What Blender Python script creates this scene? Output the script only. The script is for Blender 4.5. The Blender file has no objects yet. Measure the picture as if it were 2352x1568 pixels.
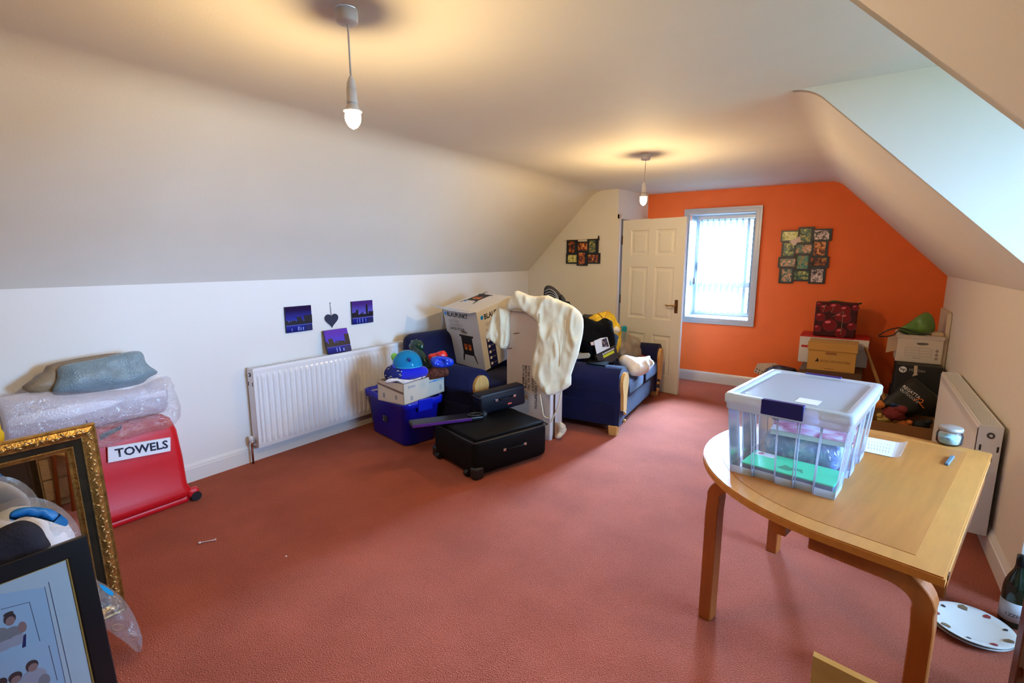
import bpy, bmesh, math, random
from mathutils import Vector, Matrix, noise
from mathutils.geometry import delaunay_2d_cdt
V = Vector
SC = bpy.context.scene
COL = SC.collection
PI = math.pi

# ------------------------------------------------------------------ camera
W_, H_ = 2352, 1568
F_ = 1142.35
CAM = V((0, 0, 1.5382))
_a, _b, _r = (math.radians(q) for q in (34.8168, 9.4391, 0.0718))
FW = V((-math.sin(_a) * math.cos(_b), math.cos(_a) * math.cos(_b), -math.sin(_b)))
_rt = V((math.cos(_a), math.sin(_a), 0))
_up = _rt.cross(FW)
RT = math.cos(_r) * _rt + math.sin(_r) * _up
UP = -math.sin(_r) * _rt + math.cos(_r) * _up
cd = bpy.data.cameras.new('camera'); cam = bpy.data.objects.new('camera', cd); COL.objects.link(cam)
cd.sensor_width = 36.0; cd.lens = F_ * 36.0 / W_; cd.clip_start = 0.02; cd.clip_end = 200
m = Matrix((RT, UP, -FW)).transposed().to_4x4(); m.translation = CAM
cam.matrix_world = m
SC.camera = cam

# ------------------------------------------------------------------ light and exposure
DAY = (0.33, 0.60, 1.0)
w = bpy.data.worlds.new('sky'); SC.world = w; w.use_nodes = True
bg = w.node_tree.nodes['Background']
bg.inputs[0].default_value = (*DAY, 1); bg.inputs[1].default_value = 110.0
BULB = 1400.0
SC.view_settings.view_transform = 'Standard'
SC.view_settings.look = 'None'
SC.view_settings.gamma = 1.0
SC.view_settings.use_curve_mapping = False
SC.view_settings.exposure = -0.12
SC.cycles.max_bounces = 7
SC.cycles.glossy_bounces = 4
SC.cycles.transmission_bounces = 5
SC.cycles.diffuse_bounces = 3
SC.cycles.transparent_max_bounces = 16
SC.cycles.sample_clamp_indirect = 6.0
SC.cycles.caustics_reflective = False
SC.cycles.caustics_refractive = False

def portal(name, loc, rot, sx, sy):
    l = bpy.data.lights.new(name, 'AREA'); l.shape = 'RECTANGLE'; l.size = sx; l.size_y = sy
    l.cycles.is_portal = True
    o = bpy.data.objects.new(name, l); COL.objects.link(o); o.location = loc; o.rotation_euler = rot
    return o
portal('daylight_portal_gable', (-1.43, 7.02, 1.445), (math.radians(-90), 0, 0), 0.80, 1.34)
portal('window_dormer_offscreen', (2.24, 2.245, 1.55), (0, math.radians(90), 0), 1.3, 1.16)

# hazy low sun on the gable side, above what the gable window shows
sl = bpy.data.lights.new('sun_offscreen', 'SUN'); sl.energy = 330.0; sl.angle = math.radians(40); sl.color = DAY
so = bpy.data.objects.new('sun_offscreen', sl); COL.objects.link(so); so.location = (-1.4, 30.0, 17.5)
so.rotation_euler = V((0.04, -0.883, -0.469)).to_track_quat('-Z', 'Y').to_euler()

# ------------------------------------------------------------------ pixel helpers
def ray(u, v):
    return FW + RT * ((u - W_ / 2) / F_) - UP * ((v - H_ / 2) / F_)
def U(u, v, axis, val):
    d = ray(u, v); i = 'xyz'.index(axis)
    return CAM + d * ((val - CAM[i]) / d[i])
def UPL(u, v, p, n):
    d = ray(u, v); n = V(n)
    return CAM + d * ((V(p) - CAM).dot(n) / d.dot(n))

def PO(px, axis, val, n):
    """outline pixels on the plane with normal n through the point where the mean pixel meets axis = val"""
    c = U(sum(p[0] for p in px) / len(px), sum(p[1] for p in px) / len(px), axis, val)
    return [UPL(u, v, c, n) for u, v in px]

# ------------------------------------------------------------------ materials
MATS = {}
def srgb(r, g, b):
    f = lambda c: (c / 255 / 12.92) if c / 255 <= 0.04045 else ((c / 255 + 0.055) / 1.055) ** 2.4
    return (f(r), f(g), f(b))
def M(name, col, rough=0.6, metal=0.0, bump=0.0, bscale=200.0, var=0.0, vscale=6.0, sheen=0.0, coat=0.0,
      spec=0.5, trans=0.0, alpha=1.0, emit=0.0, sss=0.0, stretch=None, detail=3.0):
    if name in MATS: return MATS[name]
    mt = bpy.data.materials.new(name); mt.use_nodes = True; MATS[name] = mt
    nt = mt.node_tree; n = nt.nodes; l = nt.links
    b = n['Principled BSDF']
    b.inputs['Base Color'].default_value = (*col, 1)
    b.inputs['Roughness'].default_value = rough; b.inputs['Metallic'].default_value = metal
    b.inputs['Specular IOR Level'].default_value = spec
    b.inputs['Sheen Weight'].default_value = sheen; b.inputs['Coat Weight'].default_value = coat
    b.inputs['Transmission Weight'].default_value = trans; b.inputs['Alpha'].default_value = alpha
    if emit:
        b.inputs['Emission Color'].default_value = (*col, 1); b.inputs['Emission Strength'].default_value = emit
    if var or bump:
        tc = n.new('ShaderNodeTexCoord'); src = tc.outputs['Object']
        if stretch:
            mp = n.new('ShaderNodeMapping'); mp.inputs['Scale'].default_value = stretch
            l.new(src, mp.inputs['Vector']); src = mp.outputs['Vector']
    if var:
        t = n.new('ShaderNodeTexNoise'); t.inputs['Scale'].default_value = vscale; t.inputs['Detail'].default_value = detail
        l.new(src, t.inputs['Vector'])
        r = n.new('ShaderNodeValToRGB'); r.color_ramp.elements[0].position = 0.3; r.color_ramp.elements[1].position = 0.7
        r.color_ramp.elements[0].color = (*[max(0, c * (1 - var)) for c in col], 1)
        r.color_ramp.elements[1].color = (*[min(1, c * (1 + var)) for c in col], 1)
        l.new(t.outputs['Fac'], r.inputs['Fac']); l.new(r.outputs['Color'], b.inputs['Base Color'])
    if bump:
        t2 = n.new('ShaderNodeTexNoise'); t2.inputs['Scale'].default_value = bscale; t2.inputs['Detail'].default_value = 2.0
        l.new(src, t2.inputs['Vector'])
        bp = n.new('ShaderNodeBump'); bp.inputs['Strength'].default_value = bump; bp.inputs['Distance'].default_value = 0.01
        l.new(t2.outputs['Fac'], bp.inputs['Height']); l.new(bp.outputs['Normal'], b.inputs['Normal'])
    return mt

def M_clear(name, tint, gloss_rough=0.1, body=0.25, bump=0.0, bscale=40.0, fres=1.45, gloss=None):
    """thin clear film or sheet: see-through, milky by the amount body, glossy by fresnel"""
    if name in MATS: return MATS[name]
    mt = bpy.data.materials.new(name); mt.use_nodes = True; MATS[name] = mt
    nt = mt.node_tree; n = nt.nodes; l = nt.links
    n.remove(n['Principled BSDF']); out = n['Material Output']
    tr = n.new('ShaderNodeBsdfTransparent'); tr.inputs[0].default_value = (*[0.5 + 0.5 * c for c in tint], 1)
    df = n.new('ShaderNodeBsdfDiffuse'); df.inputs[0].default_value = (*tint, 1)
    tl = n.new('ShaderNodeBsdfTranslucent'); tl.inputs[0].default_value = (*tint, 1)
    mm = n.new('ShaderNodeMixShader'); mm.inputs[0].default_value = 0.5
    l.new(df.outputs[0], mm.inputs[1]); l.new(tl.outputs[0], mm.inputs[2])
    mx = n.new('ShaderNodeMixShader'); mx.inputs[0].default_value = body
    l.new(tr.outputs[0], mx.inputs[1]); l.new(mm.outputs[0], mx.inputs[2])
    gl = n.new('ShaderNodeBsdfGlossy'); gl.inputs['Roughness'].default_value = gloss_rough
    fr = n.new('ShaderNodeFresnel'); fr.inputs[0].default_value = fres
    m2 = n.new('ShaderNodeMixShader')
    if gloss is None: l.new(fr.outputs[0], m2.inputs[0])
    else: m2.inputs[0].default_value = gloss
    l.new(mx.outputs[0], m2.inputs[1]); l.new(gl.outputs[0], m2.inputs[2])
    if bump:
        tc = n.new('ShaderNodeTexCoord'); t = n.new('ShaderNodeTexNoise'); t.inputs['Scale'].default_value = bscale
        t.inputs['Detail'].default_value = 3.0; t.inputs['Distortion'].default_value = 1.2
        l.new(tc.outputs['Object'], t.inputs['Vector'])
        bp = n.new('ShaderNodeBump'); bp.inputs['Strength'].default_value = bump; bp.inputs['Distance'].default_value = 0.02
        l.new(t.outputs['Fac'], bp.inputs['Height'])
        for s in (gl, df, fr): l.new(bp.outputs['Normal'], s.inputs['Normal'])
    l.new(m2.outputs[0], out.inputs[0])
    return mt

def M_photo(name, cols, scale=9.0, seed=0):
    """a printed snapshot: blotches of a few colours"""
    if name in MATS: return MATS[name]
    mt = bpy.data.materials.new(name); mt.use_nodes = True; MATS[name] = mt
    nt = mt.node_tree; n = nt.nodes; l = nt.links; b = n['Principled BSDF']
    b.inputs['Roughness'].default_value = 0.25
    tc = n.new('ShaderNodeTexCoord'); mp = n.new('ShaderNodeMapping'); mp.inputs['Location'].default_value = (seed * 3.1, seed * 1.7, seed * 2.3)
    t = n.new('ShaderNodeTexNoise'); t.inputs['Scale'].default_value = scale; t.inputs['Detail'].default_value = 2.5; t.inputs['Distortion'].default_value = 0.8
    r = n.new('ShaderNodeValToRGB'); e = r.color_ramp.elements
    k = len(cols)
    e[0].position = 0.3; e[0].color = (*srgb(*cols[0]), 1); e[1].position = 0.72; e[1].color = (*srgb(*cols[-1]), 1)
    for i in range(1, k - 1):
        q = e.new(0.3 + 0.42 * i / (k - 1)); q.color = (*srgb(*cols[i]), 1)
    l.new(tc.outputs['Object'], mp.inputs[0]); l.new(mp.outputs[0], t.inputs['Vector']); l.new(t.outputs['Fac'], r.inputs[0]); l.new(r.outputs[0], b.inputs['Base Color'])
    return mt

def M_grad(name, stops, axis=2, lo=0.0, hi=1.0, rough=0.4):
    """printed gradient along one object axis"""
    if name in MATS: return MATS[name]
    mt = bpy.data.materials.new(name); mt.use_nodes = True; MATS[name] = mt
    nt = mt.node_tree; n = nt.nodes; l = nt.links; b = n['Principled BSDF']; b.inputs['Roughness'].default_value = rough; b.inputs['Specular IOR Level'].default_value = 0.15
    tc = n.new('ShaderNodeTexCoord'); sp = n.new('ShaderNodeSeparateXYZ'); mr = n.new('ShaderNodeMapRange')
    mr.inputs['From Min'].default_value = lo; mr.inputs['From Max'].default_value = hi
    r = n.new('ShaderNodeValToRGB'); e = r.color_ramp.elements
    e[0].position = stops[0][0]; e[0].color = (*srgb(*stops[0][1]), 1); e[1].position = stops[-1][0]; e[1].color = (*srgb(*stops[-1][1]), 1)
    for p, c in stops[1:-1]:
        q = e.new(p); q.color = (*srgb(*c), 1)
    l.new(tc.outputs['Object'], sp.inputs[0]); l.new(sp.outputs[axis], mr.inputs['Value']); l.new(mr.outputs[0], r.inputs[0]); l.new(r.outputs[0], b.inputs['Base Color'])
    return mt

# ------------------------------------------------------------------ mesh helpers
def BM(): return bmesh.new()
def box(bm, c, s, rot=None, bev=0.0, seg=2):
    """box by centre and full size"""
    r = bmesh.ops.create_cube(bm, size=1.0)
    vs = r['verts']
    bmesh.ops.scale(bm, vec=s, verts=vs)
    if bev > 0:
        es = list({e for v in vs for e in v.link_edges})
        rr = bmesh.ops.bevel(bm, geom=es, offset=min(bev, 0.49 * min(s)), segments=seg, profile=0.5, affect='EDGES')
        vs = list({v for f in rr['faces'] for v in f.verts} | {v for v in vs if v.is_valid})
    if rot is not None: bmesh.ops.transform(bm, matrix=rot.to_4x4(), verts=vs, space=Matrix())
    bmesh.ops.translate(bm, vec=c, verts=vs)
    return vs
def bx(bm, x0, x1, y0, y1, z0, z1, bev=0.0, seg=2):
    return box(bm, ((x0 + x1) / 2, (y0 + y1) / 2, (z0 + z1) / 2), (abs(x1 - x0), abs(y1 - y0), abs(z1 - z0)), None, bev, seg)
def cyl(bm, p0, p1, r0, r1=None, seg=16, cap=True):
    p0 = V(p0); p1 = V(p1); r1 = r0 if r1 is None else r1
    d = p1 - p0; q = d.to_track_quat('Z', 'Y').to_matrix()
    a = [bm.verts.new(p0 + q @ V((r0 * math.cos(t), r0 * math.sin(t), 0))) for t in [2 * PI * i / seg for i in range(seg)]]
    b = [bm.verts.new(p1 + q @ V((r1 * math.cos(t), r1 * math.sin(t), 0))) for t in [2 * PI * i / seg for i in range(seg)]]
    for i in range(seg):
        f = bm.faces.new((a[i], a[(i + 1) % seg], b[(i + 1) % seg], b[i])); f.smooth = True
    if cap: bm.faces.new(a[::-1]); bm.faces.new(b)
def tube(bm, pts, r, seg=8, closed=False, rad=None):
    pts = [V(p) for p in pts]; n = len(pts); rings = []
    for i, p in enumerate(pts):
        if closed: t = pts[(i + 1) % n] - pts[i - 1]
        else: t = pts[min(i + 1, n - 1)] - pts[max(i - 1, 0)]
        q = t.to_track_quat('Z', 'Y').to_matrix(); rr = rad[i] if rad else r
        rings.append([bm.verts.new(p + q @ V((rr * math.cos(a), rr * math.sin(a), 0))) for a in [2 * PI * k / seg for k in range(seg)]])
    for i in range(n if closed else n - 1):
        A = rings[i]; B = rings[(i + 1) % n]
        for k in range(seg):
            f = bm.faces.new((A[k], A[(k + 1) % seg], B[(k + 1) % seg], B[k])); f.smooth = True
    if not closed: bm.faces.new(rings[0][::-1]); bm.faces.new(rings[-1])
def lathe(bm, prof, c=(0, 0, 0), seg=32, cap=False):
    c = V(c); rings = []
    for r, z in prof:
        if r < 1e-6: rings.append([bm.verts.new(c + V((0, 0, z)))])
        else: rings.append([bm.verts.new(c + V((r * math.cos(2 * PI * k / seg), r * math.sin(2 * PI * k / seg), z))) for k in range(seg)])
    for A, B in zip(rings, rings[1:]):
        for k in range(seg):
            k2 = (k + 1) % seg
            if len(A) == 1 and len(B) == 1: continue
            if len(A) == 1: f = bm.faces.new((A[0], B[k2], B[k]))
            elif len(B) == 1: f = bm.faces.new((A[k], A[k2], B[0]))
            else: f = bm.faces.new((A[k], A[k2], B[k2], B[k]))
            f.smooth = True
def prism(bm, pts, ext):
    """extrude a planar 3D polygon by vector ext"""
    ext = V(ext); a = [bm.verts.new(V(p)) for p in pts]; b = [bm.verts.new(V(p) + ext) for p in pts]
    n = len(pts)
    bm.faces.new(a); bm.faces.new(b[::-1])
    for i in range(n): bm.faces.new((a[i], b[i], b[(i + 1) % n], a[(i + 1) % n]))
    bmesh.ops.recalc_face_normals(bm, faces=bm.faces[:])
def spline(pts, k=4, closed=True):
    pts = [V(p) for p in pts]; n = len(pts); out = []
    for i in range(n if closed else n - 1):
        p0 = pts[(i - 1) % n] if (closed or i > 0) else pts[0]; p1 = pts[i]; p2 = pts[(i + 1) % n]
        p3 = pts[(i + 2) % n] if (closed or i + 2 < n) else pts[-1]
        for j in range(k):
            t = j / k
            out.append(0.5 * ((2 * p1) + (p2 - p0) * t + (2 * p0 - 5 * p1 + 4 * p2 - p3) * t * t + (3 * p1 - p0 - 3 * p2 + p3) * t ** 3))
    if not closed: out.append(pts[-1])
    return out
def pillow(bm, outline, n, front=0.06, back=0.03, h=0.03, rim=None, amp=0.0, freq=8.0, seed=0, smooth=3, fold=0.0, ff=(10.0, 2.5)):
    """closed soft body with the given planar outline (3D points), inflated along n (front) and -n (back)"""
    n = V(n).normalized()
    o = V((0, 0, 0))
    for p in outline: o += V(p)
    o /= len(outline)
    e1 = V((0, 0, 1)).cross(n)
    if e1.length < 1e-3: e1 = V((1, 0, 0))
    e1.normalize(); e2 = n.cross(e1)
    if smooth > 1: outline = spline(outline, smooth)
    P = [V(((V(p) - o).dot(e1), (V(p) - o).dot(e2))) for p in outline]
    k = len(P); segs = [(P[i], P[(i + 1) % k]) for i in range(k)]
    def dist(q):
        best = 1e9
        for a, b in segs:
            ab = b - a; L = ab.length_squared
            t = 0 if L < 1e-12 else max(0, min(1, (q - a).dot(ab) / L))
            best = min(best, (q - a - ab * t).length)
        return best
    def inside(q):
        c = False
        for a, b in segs:
            if (a.y > q.y) != (b.y > q.y) and q.x < (b.x - a.x) * (q.y - a.y) / (b.y - a.y) + a.x: c = not c
        return c
    x0 = min(p.x for p in P); x1 = max(p.x for p in P); y0 = min(p.y for p in P); y1 = max(p.y for p in P)
    pts = list(P); row = 0
    y = y0
    while y < y1:
        x = x0 + (h / 2 if row % 2 else 0)
        while x < x1:
            q = V((x, y))
            if inside(q) and dist(q) > 0.35 * h: pts.append(q)
            x += h
        y += h * 0.87; row += 1
    co, ed, fa, *_ = delaunay_2d_cdt(pts, [(i, (i + 1) % k) for i in range(k)], [], 1, 1e-6)
    D = [0.0 if i < k and False else dist(q) for i, q in enumerate(co)]
    R = rim if rim else max(D)
    fv = []; bv = []
    for q, d in zip(co, D):
        t = min(1, d / R); pr = math.sqrt(max(0, 1 - (1 - t) ** 2))
        w3 = o + e1 * q.x + e2 * q.y
        nz = amp * pr * (noise.noise(V((q.x * freq, q.y * freq, seed * 7.3))) + 0.5 * noise.noise(V((q.x * freq * 2.3, q.y * freq * 2.3, seed * 3.1))))
        if fold:
            r1 = 1 - 2 * abs(noise.noise(V((q.x * ff[0], q.y * ff[1], seed * 1.9)))); r2 = 1 - 2 * abs(noise.noise(V((q.x * ff[0] * 2.1, q.y * ff[1] * 2.1, seed * 4.7))))
            nz += fold * min(1, 2 * pr) * (r1 * abs(r1) + 0.4 * r2)
        f3 = bm.verts.new(w3 + n * (front * pr + nz)); fv.append(f3)
        bv.append(f3 if d < 1e-4 else bm.verts.new(w3 - n * back * pr))
    for f in fa:
        if len(set(f)) < 3: continue
        try:
            g = bm.faces.new([fv[i] for i in f]); g.smooth = True
        except ValueError: pass
        vs = [bv[i] for i in reversed(f)]
        if all(D[i] < 1e-4 for i in f): continue
        try:
            g = bm.faces.new(vs); g.smooth = True
        except ValueError: pass
    bmesh.ops.recalc_face_normals(bm, faces=bm.faces[:])
def blob(bm, c, r, amp=0.1, freq=3.0, seed=0, sub=3, rot=None, flat=None):
    res = bmesh.ops.create_icosphere(bm, subdivisions=sub, radius=1.0)
    for v in res['verts']:
        d = v.co.normalized(); k = 1 + amp * noise.noise(d * freq + V((seed * 5.1, seed * 2.7, seed))) + 0.4 * amp * noise.noise(d * freq * 2.5 + V((seed, seed * 2, 3)))
        p = V((d.x * r[0], d.y * r[1], d.z * r[2])) * k
        if flat is not None and p.z < -flat: p.z = -flat
        if rot: p = rot @ p
        v.co = V(c) + p
    for f in bm.faces: f.smooth = True

# ------------------------------------------------------------------ object helpers
def rootmat(o):
    while o.parent: o = o.parent
    return o.matrix_basis
def obj(name, bm, mat, parent=None, world=False, smooth=None):
    me = bpy.data.meshes.new(name)
    if parent is not None and world: bm.transform(rootmat(parent).inverted())
    if smooth: 
        for f in bm.faces: f.smooth = True
    bm.to_mesh(me); bm.free()
    for q in (mat if isinstance(mat, (list, tuple)) else [mat]): me.materials.append(q)
    o = bpy.data.objects.new(name, me); COL.objects.link(o)
    if parent is not None: o.parent = parent
    return o
def tag(o, label, cat, group=None):
    o['label'] = label; o['category'] = cat
    if group: o['group'] = group
    return o
def thing(name, label, cat, loc=(0, 0, 0), rz=0.0, rot=None, group=None):
    o = bpy.data.objects.new(name, None); COL.objects.link(o); o.empty_display_size = 0.05
    mt = (rot.to_4x4() if rot else Matrix.Rotation(rz, 4, 'Z')); mt.translation = V(loc); o.matrix_basis = mt
    return tag(o, label, cat, group)
def single(name, bm, mat, label, cat, base, group=None):
    """a thing that is one mesh, built in world coordinates, origin at base"""
    bm.transform(Matrix.Translation(-V(base)))
    o = obj(name, bm, mat); o.location = base
    return tag(o, label, cat, group)
def struct(name, bm, mat, parent=None):
    o = obj(name, bm, mat, parent)
    if parent is None: o['kind'] = 'structure'
    return o
def txt(name, s, size, parent, o, xd, yd, mat, off=0.0008, align='LEFT', world=False, bold=0.0, sx=1.0):
    cu = bpy.data.curves.new('t', 'FONT'); cu.body = s; cu.size = size; cu.align_x = align; cu.offset = bold; cu.resolution_u = 2
    to = bpy.data.objects.new('t', cu); COL.objects.link(to)
    me = bpy.data.meshes.new_from_object(to.evaluated_get(bpy.context.evaluated_depsgraph_get()))
    bpy.data.objects.remove(to); bpy.data.curves.remove(cu)
    xd = V(xd).normalized(); yd = V(yd).normalized(); n = xd.cross(yd)
    b = BM(); b.from_mesh(me); bpy.data.meshes.remove(me)
    for v in b.verts: v.co = V(o) + xd * v.co.x * sx + yd * v.co.y + n * off
    return obj(name, b, mat, parent, world)
def decal(name, parent, o, xd, yd, shapes, off=0.0006, world=False):
    """flat print: shapes = [(material, [(x,y),...])], drawn in order"""
    xd = V(xd).normalized(); yd = V(yd).normalized(); n = xd.cross(yd); b = BM(); mats = []
    for i, (mt, pts) in enumerate(shapes):
        if mt not in mats: mats.append(mt)
        f = b.faces.new([b.verts.new(V(o) + xd * x + yd * y + n * (off + i * 0.00012)) for x, y in pts]); f.material_index = mats.index(mt)
    return obj(name, b, mats, parent, world)
def punch(o, bm):
    """cut the closed solid bm (in the object's own space) out of the mesh object o"""
    me = bpy.data.meshes.new('cut'); bm.to_mesh(me); bm.free(); c = bpy.data.objects.new('cut', me); COL.objects.link(c); c.parent = o.parent
    md = o.modifiers.new('cut', 'BOOLEAN'); md.object = c; md.operation = 'DIFFERENCE'; md.solver = 'EXACT'
    bpy.context.view_layer.update()
    new = bpy.data.meshes.new_from_object(o.evaluated_get(bpy.context.evaluated_depsgraph_get())); o.modifiers.clear()
    old = o.data; nm = old.name; o.data = new; bpy.data.meshes.remove(old); new.name = nm
    bpy.data.objects.remove(c); bpy.data.meshes.remove(me)
def slot_cut(cx, cz, rx, rz, y0, depth, k=20):
    b = BM(); prism(b, [(cx + x, y0 - 0.01, cz + z) for x, z in ell(0, 0, rx, rz, k)], (0, depth + 0.01, 0)); return b
def ell(cx, cy, rx, ry, k=14, rot=0.0):
    return [(cx + rx * math.cos(t) * math.cos(rot) - ry * math.sin(t) * math.sin(rot), cy + rx * math.cos(t) * math.sin(rot) + ry * math.sin(t) * math.cos(rot)) for t in [2 * PI * i / k for i in range(k)]]
def rect(x0, x1, y0, y1): return [(x0, y0), (x1, y0), (x1, y1), (x0, y1)]

# ================================================================== ROOM
XL, XR, YO, YC, HC = -3.712, 0.697, 6.462, 5.72, 2.356
YB = -1.6                                   # wall behind the camera
DN, DF, XD = 1.56, 2.93, 2.2               # dormer: near cheek, far cheek, window wall
ZK = 1.376
plaster = M('plaster_cream', (0.80, 0.76, 0.68), 0.75, bump=0.05, bscale=90, var=0.015, vscale=3)
wallwhite = M('paint_white', (0.82, 0.80, 0.77), 0.7, bump=0.04, bscale=120)
paper_wall = M('paper_embossed', (0.78, 0.70, 0.60), 0.75, bump=0.25, bscale=160)
orange = M('paint_orange', (0.78, 0.105, 0.003), 0.65, bump=0.05, bscale=120, var=0.03)
gloss_white = M('gloss_white', (0.80, 0.78, 0.75), 0.25)
door_white = M('door_cream', (0.80, 0.77, 0.70), 0.4, bump=0.03, bscale=60)
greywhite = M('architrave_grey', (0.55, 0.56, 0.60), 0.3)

def carpet_mat():
    mt = bpy.data.materials.new('carpet'); mt.use_nodes = True; nt = mt.node_tree; n = nt.nodes; l = nt.links; b = n['Principled BSDF']
    b.inputs['Roughness'].default_value = 0.95; b.inputs['Specular IOR Level'].default_value = 0.1
    b.inputs['Sheen Weight'].default_value = 0.12; b.inputs['Sheen Roughness'].default_value = 0.5; b.inputs['Sheen Tint'].default_value = (1, 0.8, 0.8, 1)
    tc = n.new('ShaderNodeTexCoord')
    t1 = n.new('ShaderNodeTexNoise'); t1.inputs['Scale'].default_value = 190; t1.inputs['Detail'].default_value = 2
    t2 = n.new('ShaderNodeTexNoise'); t2.inputs['Scale'].default_value = 2.2; t2.inputs['Detail'].default_value = 4
    for t in (t1, t2): l.new(tc.outputs['Object'], t.inputs['Vector'])
    r = n.new('ShaderNodeValToRGB'); r.color_ramp.elements[0].position = 0.3; r.color_ramp.elements[1].position = 0.72
    r.color_ramp.elements[0].color = (0.19, 0.034, 0.012, 1); r.color_ramp.elements[1].color = (0.54, 0.122, 0.058, 1)
    mx = n.new('ShaderNodeMix'); mx.data_type = 'FLOAT'; mx.inputs[0].default_value = 0.35
    l.new(t1.outputs['Fac'], mx.inputs[2]); l.new(t2.outputs['Fac'], mx.inputs[3]); l.new(mx.outputs[0], r.inputs[0])
    l.new(r.outputs[0], b.inputs['Base Color'])
    bp = n.new('ShaderNodeBump'); bp.inputs['Strength'].default_value = 0.8; bp.inputs['Distance'].default_value = 0.008
    l.new(t1.outputs['Fac'], bp.inputs['Height']); l.new(bp.outputs['Normal'], b.inputs['Normal'])
    return mt
carpet = carpet_mat()
b = BM(); bx(b, XL - 0.1, XD + 0.1, YB - 0.1, YO + 0.1, -0.1, 0); struct('floor', b, carpet)

# ceiling: flat with coved edges; the slopes are 45 degrees on both sides
CRS = {-1: 0.30, 1: 0.20}; CT = CRS[1] * math.tan(PI / 8)
xcl = XL + (HC - ZK); xcr = XR - (HC - ZK)      # ideal corner lines
def cove(xc, side, k=10):
    """arc from the flat to the slope; side -1 left, +1 right"""
    CR = CRS[side]; cx = xc - side * CR * math.tan(PI / 8); cz = HC - CR
    return [(cx + side * CR * math.sin(a), cz + CR * math.cos(a)) for a in [PI / 4 * i / k for i in range(k + 1)]]
def sheet(bm, prof, y0, y1):
    A = [bm.verts.new((x, y0, z)) for x, z in prof]; B = [bm.verts.new((x, y1, z)) for x, z in prof]
    for i in range(len(prof) - 1):
        f = bm.faces.new((A[i], A[i + 1], B[i + 1], B[i])); f.smooth = True
lc = cove(xcl, -1)[::-1]; rc = cove(xcr, 1)
b = BM()
for y0, y1 in ((YB, DN), (DF, YO + 0.20)): sheet(b, lc + rc, y0, y1)
sheet(b, lc + [(XD + 0.05, HC)], DN, DF)
bmesh.ops.recalc_face_normals(b, faces=b.faces[:]); struct('ceiling', b, plaster)
b = BM(); sheet(b, [(XL - 0.02, ZK - 0.02), lc[0]], YB, YO + 0.20); struct('wall_left_slope', b, plaster)
b = BM()
for y0, y1 in ((YB, DN), (DF, YO + 0.02)): sheet(b, [rc[-1], (XR + 0.02, ZK - 0.02)], y0, y1)
struct('wall_right_slope', b, plaster)
b = BM(); bx(b, XL - 0.1, XL, YB - 0.1, YO, 0, ZK + 0.02); struct('wall_left', b, wallwhite)
b = BM(); bx(b, XR, XR + 0.1, DF + 0.02, YO + 0.1, 0, ZK + 0.01); bx(b, XR, XR + 0.1, YB - 0.1, DN - 0.02, 0, ZK + 0.01); struct('wall_right', b, paper_wall)
b = BM(); bx(b, XL - 0.1, XR + 0.1, YB - 0.1, YB, 0, HC + 0.1); struct('wall_back', b, wallwhite)
# dormer cheeks, window wall
def cheek(y, th):
    b = BM()
    prism(b, [(x, y, z) for x, z in [(xcr - CT - 0.05, HC + 0.02), (xcr - CT - 0.05, HC + 0.0005)] + rc + [(XR, ZK), (XR, 0), (XD + 0.05, 0), (XD + 0.05, HC + 0.02)]], (0, th, 0)); return b
struct('wall_dormer_far', cheek(DF, 0.04), plaster)
struct('wall_dormer_near', cheek(DN - 0.04, 0.04), wallwhite)
b = BM()
bx(b, XD, XD + 0.1, DN - 0.05, DF + 0.05, 0, 0.9); bx(b, XD, XD + 0.1, DN - 0.05, DF + 0.05, 2.2, HC + 0.05)
bx(b, XD, XD + 0.1, DN - 0.05, DN + 0.1, 0.9, 2.2); bx(b, XD, XD + 0.1, DF - 0.1, DF + 0.05, 0.9, 2.2); struct('wall_dormer', b, wallwhite)
glass = M_clear('window_glass', (1, 1, 1), 0.0, 0.0)
upvc = M('upvc_white', (0.85, 0.85, 0.86), 0.25)
def casement(name, o, xd, w, h, transom, split=None):
    """window set in the plane (xd, z), origin lower-left corner; xd unit vector"""
    xd = V(xd); zd = V((0, 0, 1)); n = xd.cross(zd)
    root = BM()
    def bar(bm, x0, x1, z0, z1, d=0.06):
        c = V(o) + xd * (x0 + x1) / 2 + zd * (z0 + z1) / 2
        R = Matrix((xd, n, zd)).transposed(); box(bm, c, (x1 - x0, d, z1 - z0), R, 0.006)
    f = 0.055
    for a in ((0, w, 0, f), (0, w, h - f, h), (0, f, f, h - f), (w - f, w, f, h - f), (f, w - f, transom - 0.035, transom + 0.035)): bar(root, *a)
    if split: bar(root, split - 0.03, split + 0.03, f, h - f)
    R = struct(name, root, upvc)
    g = BM(); bar(g, f, w - f, f, transom - 0.035, 0.006); obj('pane', g, glass, R)
    g = BM(); bar(g, f, w - f, transom + 0.035, h - f, 0.006); obj('pane', g, glass, R)
    return R, bar
casement('window_2', (XD + 0.05, DF - 0.1, 0.9), (0, -1, 0), DF - DN - 0.2, 1.3, 0.45, 0.58)

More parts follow.
